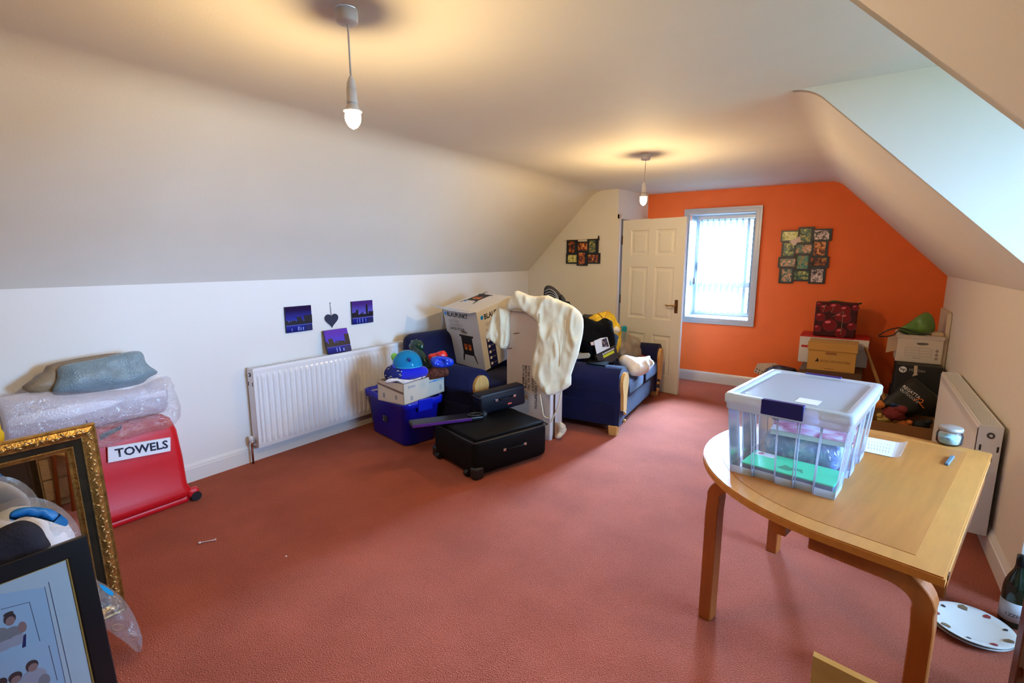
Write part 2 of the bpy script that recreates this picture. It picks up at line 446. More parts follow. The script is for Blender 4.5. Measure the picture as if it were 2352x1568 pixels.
# orange gable wall with the window opening
wx0, wx1, wz0, wz1 = -1.80, -1.06, 0.815, 2.075
b = BM()
GT = 0.06
bx(b, -2.45, wx0, YO, YO + GT, 0, HC + 0.1); bx(b, wx1, XR + 0.1, YO, YO + GT, 0, HC + 0.1)
bx(b, wx0, wx1, YO, YO + GT, 0, wz0); bx(b, wx0, wx1, YO, YO + GT, wz1, HC + 0.1); struct('wall_far', b, orange)
RD = 0.45                                   # reveal depth
b = BM()
bx(b, wx0 - 0.05, wx0, YO + 0.002, YO + RD, wz0 - 0.05, wz1 + 0.05); bx(b, wx1, wx1 + 0.05, YO + 0.002, YO + RD, wz0 - 0.05, wz1 + 0.05)
bx(b, wx0, wx1, YO + 0.002, YO + RD, wz1, wz1 + 0.05); bx(b, wx0, wx1, YO + 0.002, YO + RD, wz0 - 0.05, wz0)
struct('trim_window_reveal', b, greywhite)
win, bar = casement('window_1', (wx0, YO + RD - 0.04, wz0), (1, 0, 0), wx1 - wx0, wz1 - wz0, 0.40)
g = BM(); box(g, (wx0 + 0.028, YO + RD - 0.085, wz0 + 0.62), (0.018, 0.03, 0.11), None, 0.005); obj('window_handle', g, M('handle_grey', (0.25, 0.3, 0.33), 0.4), win)
# architrave: four mitred boards with a stepped face
def archi(x0, x1, z0, z1, wd):
    b = BM()
    prof = [(0, 0), (0, 0.012), (0.012, 0.02), (wd * 0.6, 0.02), (wd * 0.68, 0.028), (wd, 0.028), (wd, 0)]     # (distance from the opening, depth)
    ring = []
    for d, t in prof: ring.append([b.verts.new((x, YO - t, z)) for x, z in ((x0 - d, z0 - d), (x1 + d, z0 - d), (x1 + d, z1 + d), (x0 - d, z1 + d))])
    for A, B in zip(ring, ring[1:]):
        for k in range(4): b.faces.new((A[k], A[(k + 1) % 4], B[(k + 1) % 4], B[k]))
    bmesh.ops.recalc_face_normals(b, faces=b.faces[:]); return b
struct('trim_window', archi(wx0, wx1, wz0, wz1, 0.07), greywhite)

# vertical blind
bl = thing('vertical_blind', 'white vertical slat blind with a bead chain inside the window recess', 'blind', (wx0, YO + 0.26, wz1))
slat_m = M('blind_fabric', (0.75, 0.75, 0.74), 0.7)
b = BM(); bx(b, 0.035, wx1 - wx0 - 0.005, -0.02, 0.02, -0.045, -0.005, 0.004); obj('headrail', b, upvc, bl)
NS = 10
for i in range(NS):
    x = 0.075 + i * (wx1 - wx0 - 0.12) / (NS - 1)
    b = BM(); R = Matrix.Rotation(math.radians(77), 3, 'Z')
    vs = []
    for zz in (-0.06, -1.19):
        for s in (-0.0445, 0, 0.0445):
            q = R @ V((s, 0.006 if s == 0 else 0, 0)); vs.append(b.verts.new((x + q.x, q.y, zz)))
    for k in (0, 1): b.faces.new((vs[k], vs[k + 1], vs[k + 4], vs[k + 3]))
    s = obj('slat', b, slat_m, bl)
    b = BM(); bx(b, x - 0.006, x + 0.006, -0.006, 0.006, -0.062, -0.03); obj('carrier', b, M('carrier_grey', (0.3, 0.3, 0.32), 0.5), s)
    b = BM(); box(b, (x, 0, -1.2), (0.085, 0.006, 0.03), R); obj('weight', b, upvc, s)
b = BM(); tube(b, [(0.03, -0.025, -0.04), (0.026, -0.03, -0.5), (0.028, -0.03, -0.78)], 0.003, 6); obj('chain', b, M('chain_dark', (0.2, 0.22, 0.24), 0.5), bl)
b = BM(); bx(b, 0.012, 0.042, -0.045, -0.02, -0.86, -0.775, 0.006); obj('chain_weight', b, M('chain_weight_grey', (0.33, 0.36, 0.38), 0.5), bl)

# cream end wall, return wall with the doorway, hall behind it
b = BM(); bx(b, XL - 0.05, -2.445, YC, YC + 0.08, 0, HC + 0.06); struct('wall_far_left', b, plaster)
b = BM()
def slab(b, ya, yb, z0, z1, th=0.08):
    f = lambda y: -2.445 + (y - YC) * 0.132
    prism(b, [(f(ya), ya, z0), (f(yb), yb, z0), (f(yb) - th, yb, z0), (f(ya) - th, ya, z0)], (0, 0, z1 - z0))
slab(b, YC + 0.005, 5.745, 0, HC + 0.05); slab(b, 5.745, YO + 0.02, 2.035, HC + 0.05); slab(b, YO - 0.02, YO + 0.02, 0, 2.035)
struct('wall_return', b, wallwhite)
b = BM(); bx(b, XL - 0.1, -2.40, YO + 0.05, YO + 0.12, 0, HC + 0.1); bx(b, XL - 0.1, XL, YC, YO + 0.1, 0, HC); struct('wall_hall', b, plaster)
b = BM()
slab(b, 5.722, 5.775, 0, 2.06, 0.1); slab(b, 5.722, YO - 0.005, 2.012, 2.06, 0.1)
bmesh.ops.translate(b, vec=(0.018, 0, 0), verts=b.verts[:]); struct('trim_door', b, M('trim_cream', (0.80, 0.77, 0.70), 0.35))

# door leaf, swung open into the room, six raised panels
dr = bpy.data.objects.new('door_1', None); COL.objects.link(dr); dr['kind'] = 'structure'
hx, hy = -2.385, 5.752; ang = math.atan2(5.592 - hy, -1.598 - hx); DW = math.hypot(5.592 - hy, -1.598 - hx)
mt = Matrix.Rotation(ang, 4, 'Z'); mt.translation = (hx, hy, 0.008); dr.matrix_basis = mt
DH = 1.981
rows = ((0.19, 0.66), (0.84, 1.44), (1.57, 1.86)); cols = ((0.115, 0.355), (DW - 0.355, DW - 0.115))
b = BM()
xs = [0, cols[0][0], cols[0][1], cols[1][0], cols[1][1], DW]; zs = [0, 0.19, 0.66, 0.84, 1.44, 1.57, 1.86, DH]
for i in range(5):
    for j in range(7):
        if i in (1, 3) and j in (1, 3, 5): continue
        bx(b, xs[i], xs[i + 1], 0, 0.035, zs[j], zs[j + 1])
bmesh.ops.remove_doubles(b, verts=b.verts[:], dist=1e-5)
obj('leaf', b, door_white, dr)
for (x0, x1) in cols:
    for (z0, z1) in rows:
        b = BM(); prof = [(0, 0), (0.012, 0.009), (0.03, 0.009), (0.05, 0.002)]
        for side in (0, 1):
            ring = []
            for d, t in prof:
                y = t if side == 0 else 0.035 - t
                ring.append([b.verts.new((x, y, z)) for x, z in ((x0 + d, z0 + d), (x1 - d, z0 + d), (x1 - d, z1 - d), (x0 + d, z1 - d))])
            for A, B in zip(ring, ring[1:]):
                for k in range(4): b.faces.new((A[k], A[(k + 1) % 4], B[(k + 1) % 4], B[k]))
            b.faces.new(ring[-1])
        bmesh.ops.recalc_face_normals(b, faces=b.faces[:]); obj('panel', b, door_white, dr)
brass = M('brass_aged', (0.42, 0.22, 0.07), 0.35, 0.9, var=0.2, vscale=40)
b = BM(); bx(b, DW - 0.085, DW - 0.045, -0.006, 0, 0.93, 1.08, 0.003); hd = obj('handle_plate', b, M('brass_dark', (0.20, 0.08, 0.03), 0.4, 0.8), dr)
b = BM(); cyl(b, (DW - 0.065, -0.005, 1.015), (DW - 0.065, -0.045, 1.015), 0.009, None, 10)
tube(b, [(DW - 0.065, -0.045, 1.015), (DW - 0.10, -0.048, 1.017), (DW - 0.14, -0.047, 1.012), (DW - 0.175, -0.042, 1.016)], 0.008, 8, rad=[0.009, 0.008, 0.007, 0.008]); obj('lever', b, brass, hd, smooth=True)
for z in (0.3, 1.0, 1.7):
    b = BM(); cyl(b, (-0.004, -0.004, z), (-0.004, -0.004, z + 0.1), 0.007, None, 8); obj('hinge', b, M('hinge_dark', (0.10, 0.05, 0.03), 0.5, 0.6), dr)

# skirting boards
SK = [(0, 0), (0.018, 0), (0.018, 0.095), (0.012, 0.100), (0.014, 0.108), (0.010, 0.118), (0.004, 0.130), (0, 0.130)]
def skirt(name, p0, p1, n, mat):
    p0 = V(p0); p1 = V(p1); n = V(n); b = BM(); d = p1 - p0
    prism(b, [p0 + n * t + V((0, 0, z)) for t, z in SK], d); struct(name, b, mat)
skirt('baseboard_left', (XL, YB, 0), (XL, YC, 0), (1, 0, 0), gloss_white)
skirt('baseboard_far', (-2.35, YO, 0), (XR, YO, 0), (0, -1, 0), gloss_white)
skirt('baseboard_far_left', (XL, YC, 0), (-2.445, YC, 0), (0, -1, 0), gloss_white)
skirt('baseboard_right', (XR, DF, 0), (XR, YO, 0), (-1, 0, 0), gloss_white)
skirt('baseboard_right_near', (XR, YB, 0), (XR, DN, 0), (-1, 0, 0), gloss_white)

# outside, seen through the gable window
b = BM(); bx(b, -60, 60, -60, 60, -3.1, -3.0); struct('ground_outside', b, M('ground_grass', (0.14, 0.17, 0.11), 0.9, var=0.3, vscale=0.6))
leaf_m = M('foliage_outside', (0.10, 0.22, 0.10), 0.8, var=0.5, vscale=3)
b = BM(); bx(b, -16, 8, 15.0, 15.1, -3.0, -0.6); bx(b, -16, 8, 14.95, 15.15, -0.6, -0.45)
single('garden_fence', b, M('fence_grey', (0.35, 0.33, 0.33), 0.8, var=0.15), 'grey boundary fence beyond the gable window', 'fence', (-4, 15, -3))
for i, (x, y, z, r, lab) in enumerate(((-6.2, 20, 0.3, 1.9, 'small round green tree beyond the garden fence'), (-1.2, 22, -0.2, 1.7, 'low bushy tree beyond the garden fence'), (-12, 28, 2.0, 3.2, 'tall spreading tree far behind the garden fence'))):
    t = thing('garden_tree', lab, 'tree', (x, y, -3)); b = BM()
    blob(b, (0, 0, z + 3), (r, r, r * 1.2), 0.5, 3.5, i, 3); obj('crown', b, leaf_m, t)
    b = BM(); cyl(b, (0, 0, 0), (0, 0, z + 3), 0.18, 0.1, 8); obj('trunk', b, M('bark', (0.12, 0.08, 0.05), 0.9), t)

# ================================================================== CEILING LAMPS
white_pl = M('plastic_white', (0.80, 0.78, 0.76), 0.35)
bulb_m = M('bulb_glow', (1.0, 0.71, 0.34), 0.5, emit=BULB)
def pendant(x, y, label, zt, zb, lean=0.0):
    t = thing('pendant_lamp', label, 'ceiling lamp', (x, y, HC), group=None)
    z = lambda q: q - HC
    b = BM(); lathe(b, [(0, 0.002), (0.036, 0.002), (0.037, -0.012), (0.036, -0.036), (0.033, -0.041), (0.012, -0.0445), (0, -0.0445)], seg=32); obj('ceiling_rose', b, white_pl, t)
    b = BM(); tube(b, [(0, 0, -0.04), (0.002 + lean * 0.3, 0, z(zt + 0.14)), (lean, 0, z(zt))], 0.0032, 8); obj('flex', b, white_pl, t)
    b = BM(); lathe(b, [(0.0, z(zt) + 0.004), (0.006, z(zt) + 0.003), (0.014, z(zt) - 0.016), (0.0165, z(zt) - 0.036), (0.0165, z(zt) - 0.0365)], (lean, 0, 0), 20)
    h = obj('lamp_holder_cap', b, white_pl, t)
    b = BM(); lathe(b, [(0.0155, z(zt) - 0.0365), (0.0155, z(zt) - 0.038), (0.017, z(zt) - 0.0385), (0.0175, z(zt) - 0.074), (0.019, z(zt) - 0.076), (0.019, z(zt) - 0.083), (0.0, z(zt) - 0.083)], (lean, 0, 0), 20); obj('lamp_holder', b, white_pl, t)
    b = BM(); zc = (zt - 0.083 + zb) / 2; hh = (zt - 0.083 - zb) / 2
    prof = [(0.0, z(zb))]
    for i in range(1, 12):
        a = i / 12; prof.append((0.0295 * math.sin(PI * a ** 0.8) ** 0.75 * (0.82 + 0.18 * a), z(zb + 2 * hh * a)))
    prof = prof[:9]
    b2 = BM(); lathe(b2, [(prof[-1][0], prof[-1][1]), (0.0310, prof[-1][1] + 0.001), (0.0310, prof[-1][1] + 0.003), (0.022, z(zb + 1.6 * hh)), (0.016, z(zb + 2 * hh)), (0.0, z(zb + 2 * hh))], (lean * 1.2, 0, 0), 20); obj('added_bulb_collar', b2, white_pl, t)  # collar added to block the bulb's upward light from the ceiling
    lathe(b, prof, (lean * 1.2, 0, 0), 20); bu = obj('bulb', b, bulb_m, t); bu['label'] = 'glowing warm candle bulb'
    return t
pendant(-1.492, 1.176, 'bare bulb pendant hanging over the open carpet facing the left radiator', 2.145, 1.978, 0.006)
pendant(-1.495, 4.012, 'bare bulb pendant hanging in front of the panelled door', 2.146, 1.964, -0.004)

# ================================================================== LEFT WALL
rad_m = M('radiator_enamel', (0.80, 0.80, 0.82), 0.25)
def radiator(label, o, L, H, axis_rz, depth=0.10, ribs=33, wave=0.010, valve=False, hole_near=True):
    """local: x along the wall, -y towards the room, z up; origin at the wall, lower left"""
    t = thing('radiator', label, 'radiator', o, axis_rz)
    b = BM()
    nx = ribs * 6; zs = [0, 0.03, 0.042, 0.06, H - 0.075, H - 0.055, H - 0.043, H - 0.012, H]
    grid = []
    for i in range(nx + 1):
        x = L * i / nx; ph = (i % 6) / 6
        inr = 0.025 < x < L - 0.025
        g = 1.0 if (inr and (i % 6) in (2, 3, 4)) else 0.0
        col = []
        for j, zz in enumerate(zs):
            k = 1.0 if j in (3, 4) else (0.5 if j in (2, 5) else 0.0)
            edge = 0.006 if j in (0, len(zs) - 1) else 0.0
            col.append(b.verts.new((x, -depth + edge - wave * g * k, zz)))
        grid.append(col)
    for i in range(nx):
        for j in range(len(zs) - 1): b.faces.new((grid[i][j], grid[i + 1][j], grid[i + 1][j + 1], grid[i][j + 1]))
    fp = obj('front_panel', b, rad_m, t, smooth=False)
    b = BM(); bx(b, 0.012, L - 0.012, -0.03, -0.024, 0.01, H - 0.012); obj('back_panel', b, rad_m, t)
    b = BM(); bx(b, 0.02, L - 0.02, -depth + 0.012, -0.034, 0.03, H - 0.03); obj('fins', b, rad_m, t)
    for x0, x1 in ((0, 0.008), (L - 0.008, L)):
        b = BM(); bx(b, x0, x1, -depth + 0.004, -0.02, 0.006, H + 0.006, 0.002)
        c = obj('end_cap', b, rad_m, t)
        s = -1 if x0 == 0 else 1; xx = x0 if s < 0 else x1
        b = BM(); cyl(b, (xx, -depth * 0.55, H - 0.045), (xx + s * 0.004, -depth * 0.55, H - 0.045), 0.016, None, 16); r = obj('bleed_plug', b, M('plug_dark', (0.05, 0.05, 0.06), 0.4), c)
        b = BM(); cyl(b, (xx + s * 0.003, -depth * 0.55, H - 0.045), (xx + s * 0.008, -depth * 0.55, H - 0.045), 0.009, 0.007, 12); obj('bleed_valve', b, M('chrome', (0.7, 0.7, 0.7), 0.2, 1.0), r)
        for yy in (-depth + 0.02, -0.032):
            b = BM(); bx(b, xx - 0.0015, xx + 0.0015, yy - 0.004, yy + 0.004, H - 0.13, H - 0.1); obj('slot_shade', b, M('hole_shade_dark', (0.03, 0.03, 0.03), 0.8), c)  # raised dark blocks, painting the shade inside the cap holes
    b = BM(); bx(b, 0.004, L - 0.004, -depth + 0.004, -depth + 0.012, H - 0.002, H + 0.006); bx(b, 0.004, L - 0.004, -0.03, -0.022, H - 0.002, H + 0.006)
    k = int(L / 0.02)
    for i in range(k): bx(b, 0.01 + i * 0.02, 0.018 + i * 0.02, -depth + 0.01, -0.028, H - 0.002, H + 0.004)
    g = obj('top_grille', b, rad_m, t); g['kind'] = 'stuff'
    for x in (0.2, L - 0.2):
        b = BM(); bx(b, x - 0.02, x + 0.02, -0.028, 0.0, 0.1, H - 0.1); obj('wall_bracket', b, rad_m, t)
    if valve:
        b = BM(); x = -0.03; cyl(b, (0.004, -depth * 0.55, 0.05), (x, -depth * 0.55, 0.05), 0.011, None, 12); cyl(b, (x, -depth * 0.55, 0.02), (x, -depth * 0.55, 0.06), 0.012, None, 12)
        cyl(b, (x + 0.012, -depth * 0.55, 0.05), (x - 0.004, -depth * 0.55, 0.05), 0.017, None, 6)
        va = obj('valve', b, M('chrome', (0.7, 0.7, 0.7), 0.2, 1.0), t)
        b = BM(); lathe(b, [(0, 0.098), (0.010, 0.096), (0.014, 0.085), (0.014, 0.058), (0, 0.058)], (x, -depth * 0.55, 0), 14); obj('valve_cap', b, white_pl, va)
        b = BM(); cyl(b, (x, -depth * 0.55, -o[2]), (x, -depth * 0.55, 0.03), 0.0075, None, 10); obj('pipe', b, M('copper_pipe', (0.24, 0.06, 0.03), 0.35, 0.6), t)
    return t
radiator('long white ridged radiator under the skyline canvases', (XL, 1.845, 0.121), 1.51, 0.61, PI / 2, 0.105, valve=True)
radiator('white radiator on the embossed wall behind the table', (XR - 0.001, 4.93, 0.085), 1.50, 0.60, -PI / 2, 0.12, ribs=60, wave=0.002)

# skyline canvases
dk = M('print_black', (0.004, 0.004, 0.012), 0.4)
def skyline(name, label, y0, y1, z0, z1, seed, tower, sky, lean=0.0):
    S = (y1 - y0); Hh = z1 - z0
    if lean: rot = Matrix.Rotation(PI / 2, 3, 'Z') @ Matrix.Rotation(-lean, 3, 'X')
    else: rot = Matrix.Rotation(PI / 2, 3, 'Z')
    x = XL if not lean else XL + Hh * math.sin(lean) + 0.018
    t = thing('canvas_print', label, 'canvas', (x, y0, z0), rot=rot)
    b = BM(); bx(b, 0, S, -0.018, 0, 0, Hh, 0.0015, 1); obj('canvas', b, dk, t)
    rnd = random.Random(seed)
    g = M_grad('print_sky_%d' % seed, [(0.0, (10, 14, 90)), (0.24, (35, 42, 140)), (0.30, sky[0]), (0.5, sky[1]), (0.85, sky[2]), (1.0, sky[2])], 2, 0, Hh)
    decal('sky_print', t, (0, -0.018, 0), (1, 0, 0), (0, 0, 1), [(g, rect(0.001, S - 0.001, 0.001, Hh - 0.001))])
    sh = []; xx = 0.0; base = 0.33 * Hh
    while xx < S - 0.003:
        wd = min(rnd.uniform(0.008, 0.018), S - xx)
        hh = Hh * rnd.uniform(0.07, 0.2)
        for tx, tw, th in tower:
            if abs((xx + wd / 2) / S - tx) < tw: hh = max(hh, Hh * th)
        sh.append((dk, rect(xx, xx + wd, base - 0.02 * Hh, base + hh))); xx += wd * 0.92
    decal('skyline_print', t, (0, -0.0183, 0), (1, 0, 0), (0, 0, 1), sh, 0.0008)
    lt = M('print_reflection', (0.22, 0.30, 0.75), 0.4); sh = [(M('print_shore', (0.01, 0.01, 0.05), 0.4), rect(0, S, base - 0.05 * Hh, base + 0.0 * Hh))]
    for i in range(6):
        q = rnd.uniform(0.02, S - 0.03); sh.append((lt, rect(q, q + rnd.uniform(0.004, 0.009), 0.01, base - rnd.uniform(0.02, 0.035))))
    sh.append((M('print_dark_water', (0.01, 0.012, 0.10), 0.4), rect(S * 0.72, S - 0.001, 0.002, base - 0.02)))
    decal('water_print', t, (0, -0.0186, 0), (1, 0, 0), (0, 0, 1), sh, 0.0012)
    return t
sk1 = ((120, 135, 215), (45, 50, 150), (30, 6, 60)); sk2 = ((165, 155, 225), (95, 88, 190), (70, 38, 120)); sk3 = ((130, 120, 225), (80, 65, 195), (95, 50, 170))
skyline('canvas_print', 'square dusk skyline canvas with a low dark skyline, hung above the radiator', 2.182, 2.412, 0.953, 1.16, 3, ((0.5, 0.06, 0.26), (0.85, 0.15, 0.3)), sk1)
skyline('canvas_print', 'square skyline canvas with one tall tower, hung beside the heart', 2.812, 3.045, 0.954, 1.160, 5, ((0.68, 0.05, 0.5), (0.22, 0.05, 0.3)), sk2)
skyline('canvas_print', 'square skyline canvas leaning on top of the radiator', 2.50, 2.735, 0.735, 0.94, 8, ((0.9, 0.09, 0.42), (0.2, 0.07, 0.3)), sk3, lean=math.radians(15))

# hanging slate heart
t = thing('hanging_heart', 'dark slate heart hanging on string between two canvases', 'ornament', (XL, 2.606, 0.955))
pts = []
for i in range(40):
    a = 2 * PI * i / 40; pts.append((0.0, 0.0041 * 16 * math.sin(a) ** 3, 0.064 + 0.0041 * (13 * math.cos(a) - 5 * math.cos(2 * a) - 2 * math.cos(3 * a) - math.cos(4 * a))))
b = BM(); prism(b, [(0.004, y, z) for _, y, z in pts], (0.008, 0, 0)); obj('heart', b, M('slate_blue', (0.012, 0.016, 0.05), 0.6, bump=0.2, bscale=60), t)
b = BM(); tube(b, [(0.006, 0, 0.085), (0.006, -0.003, 0.15), (0.005, -0.004, 0.205)], 0.0022, 6); tube(b, [(0.006, 0.002, 0.085), (0.006, 0.0, 0.15), (0.005, -0.003, 0.205)], 0.0018, 6); s = obj('string', b, M('string_grey', (0.35, 0.30, 0.30), 0.9), t); s['kind'] = 'stuff'
b = BM(); cyl(b, (0, -0.0035, 0.207), (0.012, -0.0035, 0.208), 0.004, None, 8); obj('nail', b, M('nail_grey', (0.3, 0.3, 0.3), 0.4, 0.8), t)

# ================================================================== COLLAGE FRAMES
black_fr = M('frame_black', (0.006, 0.006, 0.006), 0.35)
PAL = {'beige': [(70, 80, 30), (190, 180, 90), (235, 225, 150), (150, 130, 70)], 'green': [(25, 35, 25), (60, 90, 70), (150, 140, 70), (205, 190, 110)],
       'warm': [(40, 15, 10), (120, 50, 15), (215, 120, 50), (240, 190, 120)], 'face': [(30, 30, 20), (70, 110, 90), (190, 130, 90), (220, 180, 150)],
       'grey': [(40, 30, 30), (110, 90, 80), (220, 190, 175), (235, 215, 205)], 'dark': [(10, 8, 8), (60, 20, 10), (160, 70, 20), (220, 170, 60)], 'teal': [(20, 40, 35), (50, 130, 100), (140, 110, 60), (210, 150, 110)]}
def collage(label, y, zoom, scale, cells, th, base, extra=None):
    px = lambda q: U(zoom[0] + q[0] / scale, zoom[1] + q[1] / scale, 'y', y)
    t = thing('collage_frame', label, 'picture frame', (base[0], y, base[1]))
    for i, (o0, o1, p0, p1, pal) in enumerate(cells):
        A, B, C_, D = px(o0), px(o1), px(p0), px(p1)
        b = BM()
        x0, x1, z1, z0 = A.x, B.x, A.z, B.z; a0, a1, c1, c0 = C_.x, D.x, C_.z, D.z
        d = th * (1.0 if i % 2 == 0 else 0.8)
        for q in ((x0, a0, z0, z1), (a1, x1, z0, z1), (a0, a1, z0, c0), (a0, a1, c1, z1)): bx(b, q[0], q[1], y - d, y, q[2], q[3])
        c = obj('frame_cell', b, black_fr, t, True)
        b = BM(); bx(b, a0 - 0.002, a1 + 0.002, y - d + 0.006, y - d + 0.009, c0 - 0.002, c1 + 0.002); obj('photo', b, M_photo('photo_%s_%d' % (pal, i), PAL[pal], 22 + 3 * (i % 4), i + len(cells)), c, True)
    return t
big = [((325, 275), (690, 512), (350, 300), (662, 478), 'beige'), ((690, 200), (1000, 550), (725, 235), (932, 517), 'green'), ((975, 240), (1378, 490), (995, 270), (1326, 460), 'grey'),
       ((340, 508), (605, 832), (375, 535), (577, 802), 'green'), ((600, 540), (975, 780), (638, 575), (952, 750), 'face'), ((985, 482), (1290, 822), (1020, 510), (1240, 797), 'warm'),
       ((265, 828), (632, 1062), (300, 868), (607, 1030), 'face'), ((628, 778), (912, 1112), (658, 805), (872, 1080), 'teal'), ((910, 822), (1315, 1062), (940, 850), (1266, 1010), 'dark'),
       ((285, 1060), (565, 1390), (330, 1085), (527, 1355), 'face'), ((560, 1100), (915, 1345), (595, 1130), (887, 1310), 'green'), ((915, 1060), (1235, 1400), (960, 1085), (1187, 1365), 'grey')]
cg = collage('large black collage frame of twelve snapshots on the orange wall', YO, (1760, 500), 9.222, big, 0.022, (-0.55, 1.27))
b = BM(); P3 = lambda x, y: U(1760 + x / 9.222, 500 + y / 9.222, 'y', YO - 0.026)
prism(b, [P3(*q) for q in ((490, 500), (720, 390), (735, 510), (640, 530), (635, 565), (590, 590))], (0, -0.001, 0)); obj('torn_paper', b, M('torn_paper', (0.75, 0.55, 0.40), 0.8), cg, True)
small = [((335, 438), (668, 890), (395, 490), (582, 860), 'dark'), ((655, 498), (1015, 850), (690, 540), (996, 782), 'warm'), ((1010, 408), (1352, 885), (1060, 458), (1266, 850), 'green'),
         ((308, 888), (668, 1218), (360, 930), (657, 1172), 'beige'), ((662, 838), (1000, 1282), (718, 860), (917, 1242), 'warm'), ((988, 868), (1408, 1215), (1020, 925), (1352, 1170), 'dark')]
collage('small black collage frame of six snapshots on the cream end wall', YC, (1280, 520), 14.257, small, 0.02, (-2.89, 1.45))
P4 = lambda x, y: U(1280 + x / 14.257, 520 + y / 14.257, 'y', YC - 0.027)
t = thing('hanging_charm', 'tiny black heart charm on string above the small collage frame', 'ornament', P4(1340, 470))
b = BM(); pillow(b, [P4(*q) for q in ((1300, 400), (1325, 385), (1335, 310), (1365, 300), (1385, 400), (1375, 450), (1330, 455))], (0, -1, 0), 0.006, 0.004, 0.01); obj('heart', b, dk, t, True)
b = BM(); tube(b, [P4(*q) for q in ((215, 480), (340, 445), (660, 432), (1000, 412), (1290, 400))], 0.0018, 6); obj('string', b, M('string_tan', (0.5, 0.36, 0.15), 0.9), t, True)

# ================================================================== LEFT FOREGROUND
red_m = M('suitcase_red', (0.62, 0.006, 0.012), 0.4, bump=0.08, bscale=220)
t = thing('suitcase', 'red suitcase standing against the left wall with a TOWELS label', 'suitcase', (-3.54, 0.85, 0.0))
b = BM()
# lofted shell: slightly bulging, flared foot
prof = [(0.03, 0.140, 0.405), (0.05, 0.160, 0.435), (0.085, 0.165, 0.438), (0.12, 0.150, 0.425), (0.30, 0.142, 0.420), (0.48, 0.135, 0.405), (0.555, 0.120, 0.385), (0.583, 0.085, 0.35)]
rings = []
for z, hx_, hy_ in prof:
    rg = []
    r = 0.05
    for cx, cy, a0 in ((1, 1, 0), (-1, 1, 90), (-1, -1, 180), (1, -1, 270)):
        for k in range(5):
            a = math.radians(a0 + k * 22.5); rg.append(b.verts.new((cx * (hx_ - r) + r * math.cos(a), cy * (hy_ - r) + r * math.sin(a), z)))
    rings.append(rg)
for A, B in zip(rings, rings[1:]):
    for k in range(20): b.faces.new((A[k], A[(k + 1) % 20], B[(k + 1) % 20], B[k])).smooth = True
b.faces.new(rings[0][::-1]); b.faces.new(rings[-1]); obj('shell', b, red_m, t)
b = BM(); box(b, (0, 0, 0.024), (0.3, 0.84, 0.05), None, 0.02); obj('foot_band', b, red_m, t)
for yy in (-0.42, 0.45):
    for xx in (-0.12, 0.14):
        b = BM(); cyl(b, (xx - 0.02, yy, 0.03), (xx + 0.028, yy, 0.03), 0.03, None, 20); w = obj('wheel', b, M('rubber_black', (0.008, 0.008, 0.01), 0.5), t)
        b = BM(); box(b, (xx - 0.005, yy - 0.01 * (1 if yy > 0 else -1), 0.055), (0.06, 0.07, 0.06), None, 0.02); obj('wheel_housing', b, red_m, t)
PL = lambda u, v: U(u, v, 'x', -3.388)
lab = [PL(248, 1062), PL(391, 1035), PL(391, 1004), PL(247, 1027)]
b = BM(); prism(b, [p + V((0.004, 0, 0)) for p in lab], (-0.012, 0, 0)); lb = obj('label', b, M('label_white', (0.85, 0.85, 0.9), 0.5), t, True)
xd = (lab[1] - lab[0]); yd = V((0, 0, 1))
txt('lettering', 'TOWELS', 0.069, lb, lab[0] + V((0.0045, 0.036, 0.02)), xd, yd, M('ink_navy', (0.005, 0.005, 0.03), 0.5), world=True, bold=0.0018, sx=0.98)

film = M_clear('clear_film', (0.92, 0.92, 0.97), 0.10, 0.08, bump=1.0, bscale=36, gloss=0.13)
bub = M('bubble_wrap', (0.90, 0.89, 0.96), 0.16, bump=0.35, bscale=130, var=0.05, vscale=14, spec=1.0)
t = thing('bubble_wrap_roll', 'long roll of clear bubble wrap lying on the red suitcase', 'bubble wrap', (-3.555, 0.87, 0.583))
b = BM()
rr = 0.128; zc = 0.583 + rr - 0.004
lathe(b, [(0.05, -0.36), (rr - 0.01, -0.362), (rr, -0.35), (rr + 0.003, -0.1), (rr - 0.002, 0.15), (rr, 0.345), (rr - 0.01, 0.358), (0.05, 0.355), (0.05, -0.36)], seg=40)
b.transform(Matrix.Translation((0, 0, rr - 0.004)) @ Matrix.Rotation(-PI / 2, 4, 'X'))
obj('wrap', b, bub, t)
b = BM(); lathe(b, [(0.052, -0.368), (0.052, 0.365), (0.046, 0.365), (0.046, -0.368), (0.052, -0.368)], seg=28); b.transform(Matrix.Translation((0, 0, rr - 0.004)) @ Matrix.Rotation(-PI / 2, 4, 'X')); obj('core', b, M('core_card', (0.30, 0.20, 0.11), 0.8), t)
PF = lambda u, v, x=-3.40: U(u, v, 'x', x)
b = BM(); pillow(b, [PF(*q) for q in ((2, 915), (40, 903), (130, 900), (300, 893), (385, 862), (402, 893), (414, 935), (404, 968), (375, 985), (330, 995), (270, 1015), (225, 1030), (120, 1035), (30, 1045), (4, 1010))], (1, 0, 0.15), 0.045, 0.02, 0.02, 0.05, amp=0.015, freq=16, seed=3, fold=0.014, ff=(14, 14)); obj('film', b, film, t, True)
b = BM(); Pq = lambda u, v: U(u, v, 'x', -3.418)
prism(b, [Pq(228, 998), Pq(280, 975), Pq(278, 985), Pq(228, 1012)], (0.004, 0, 0)); obj('tape', b, M('tape_black', (0.01, 0.01, 0.03), 0.3), t, True)
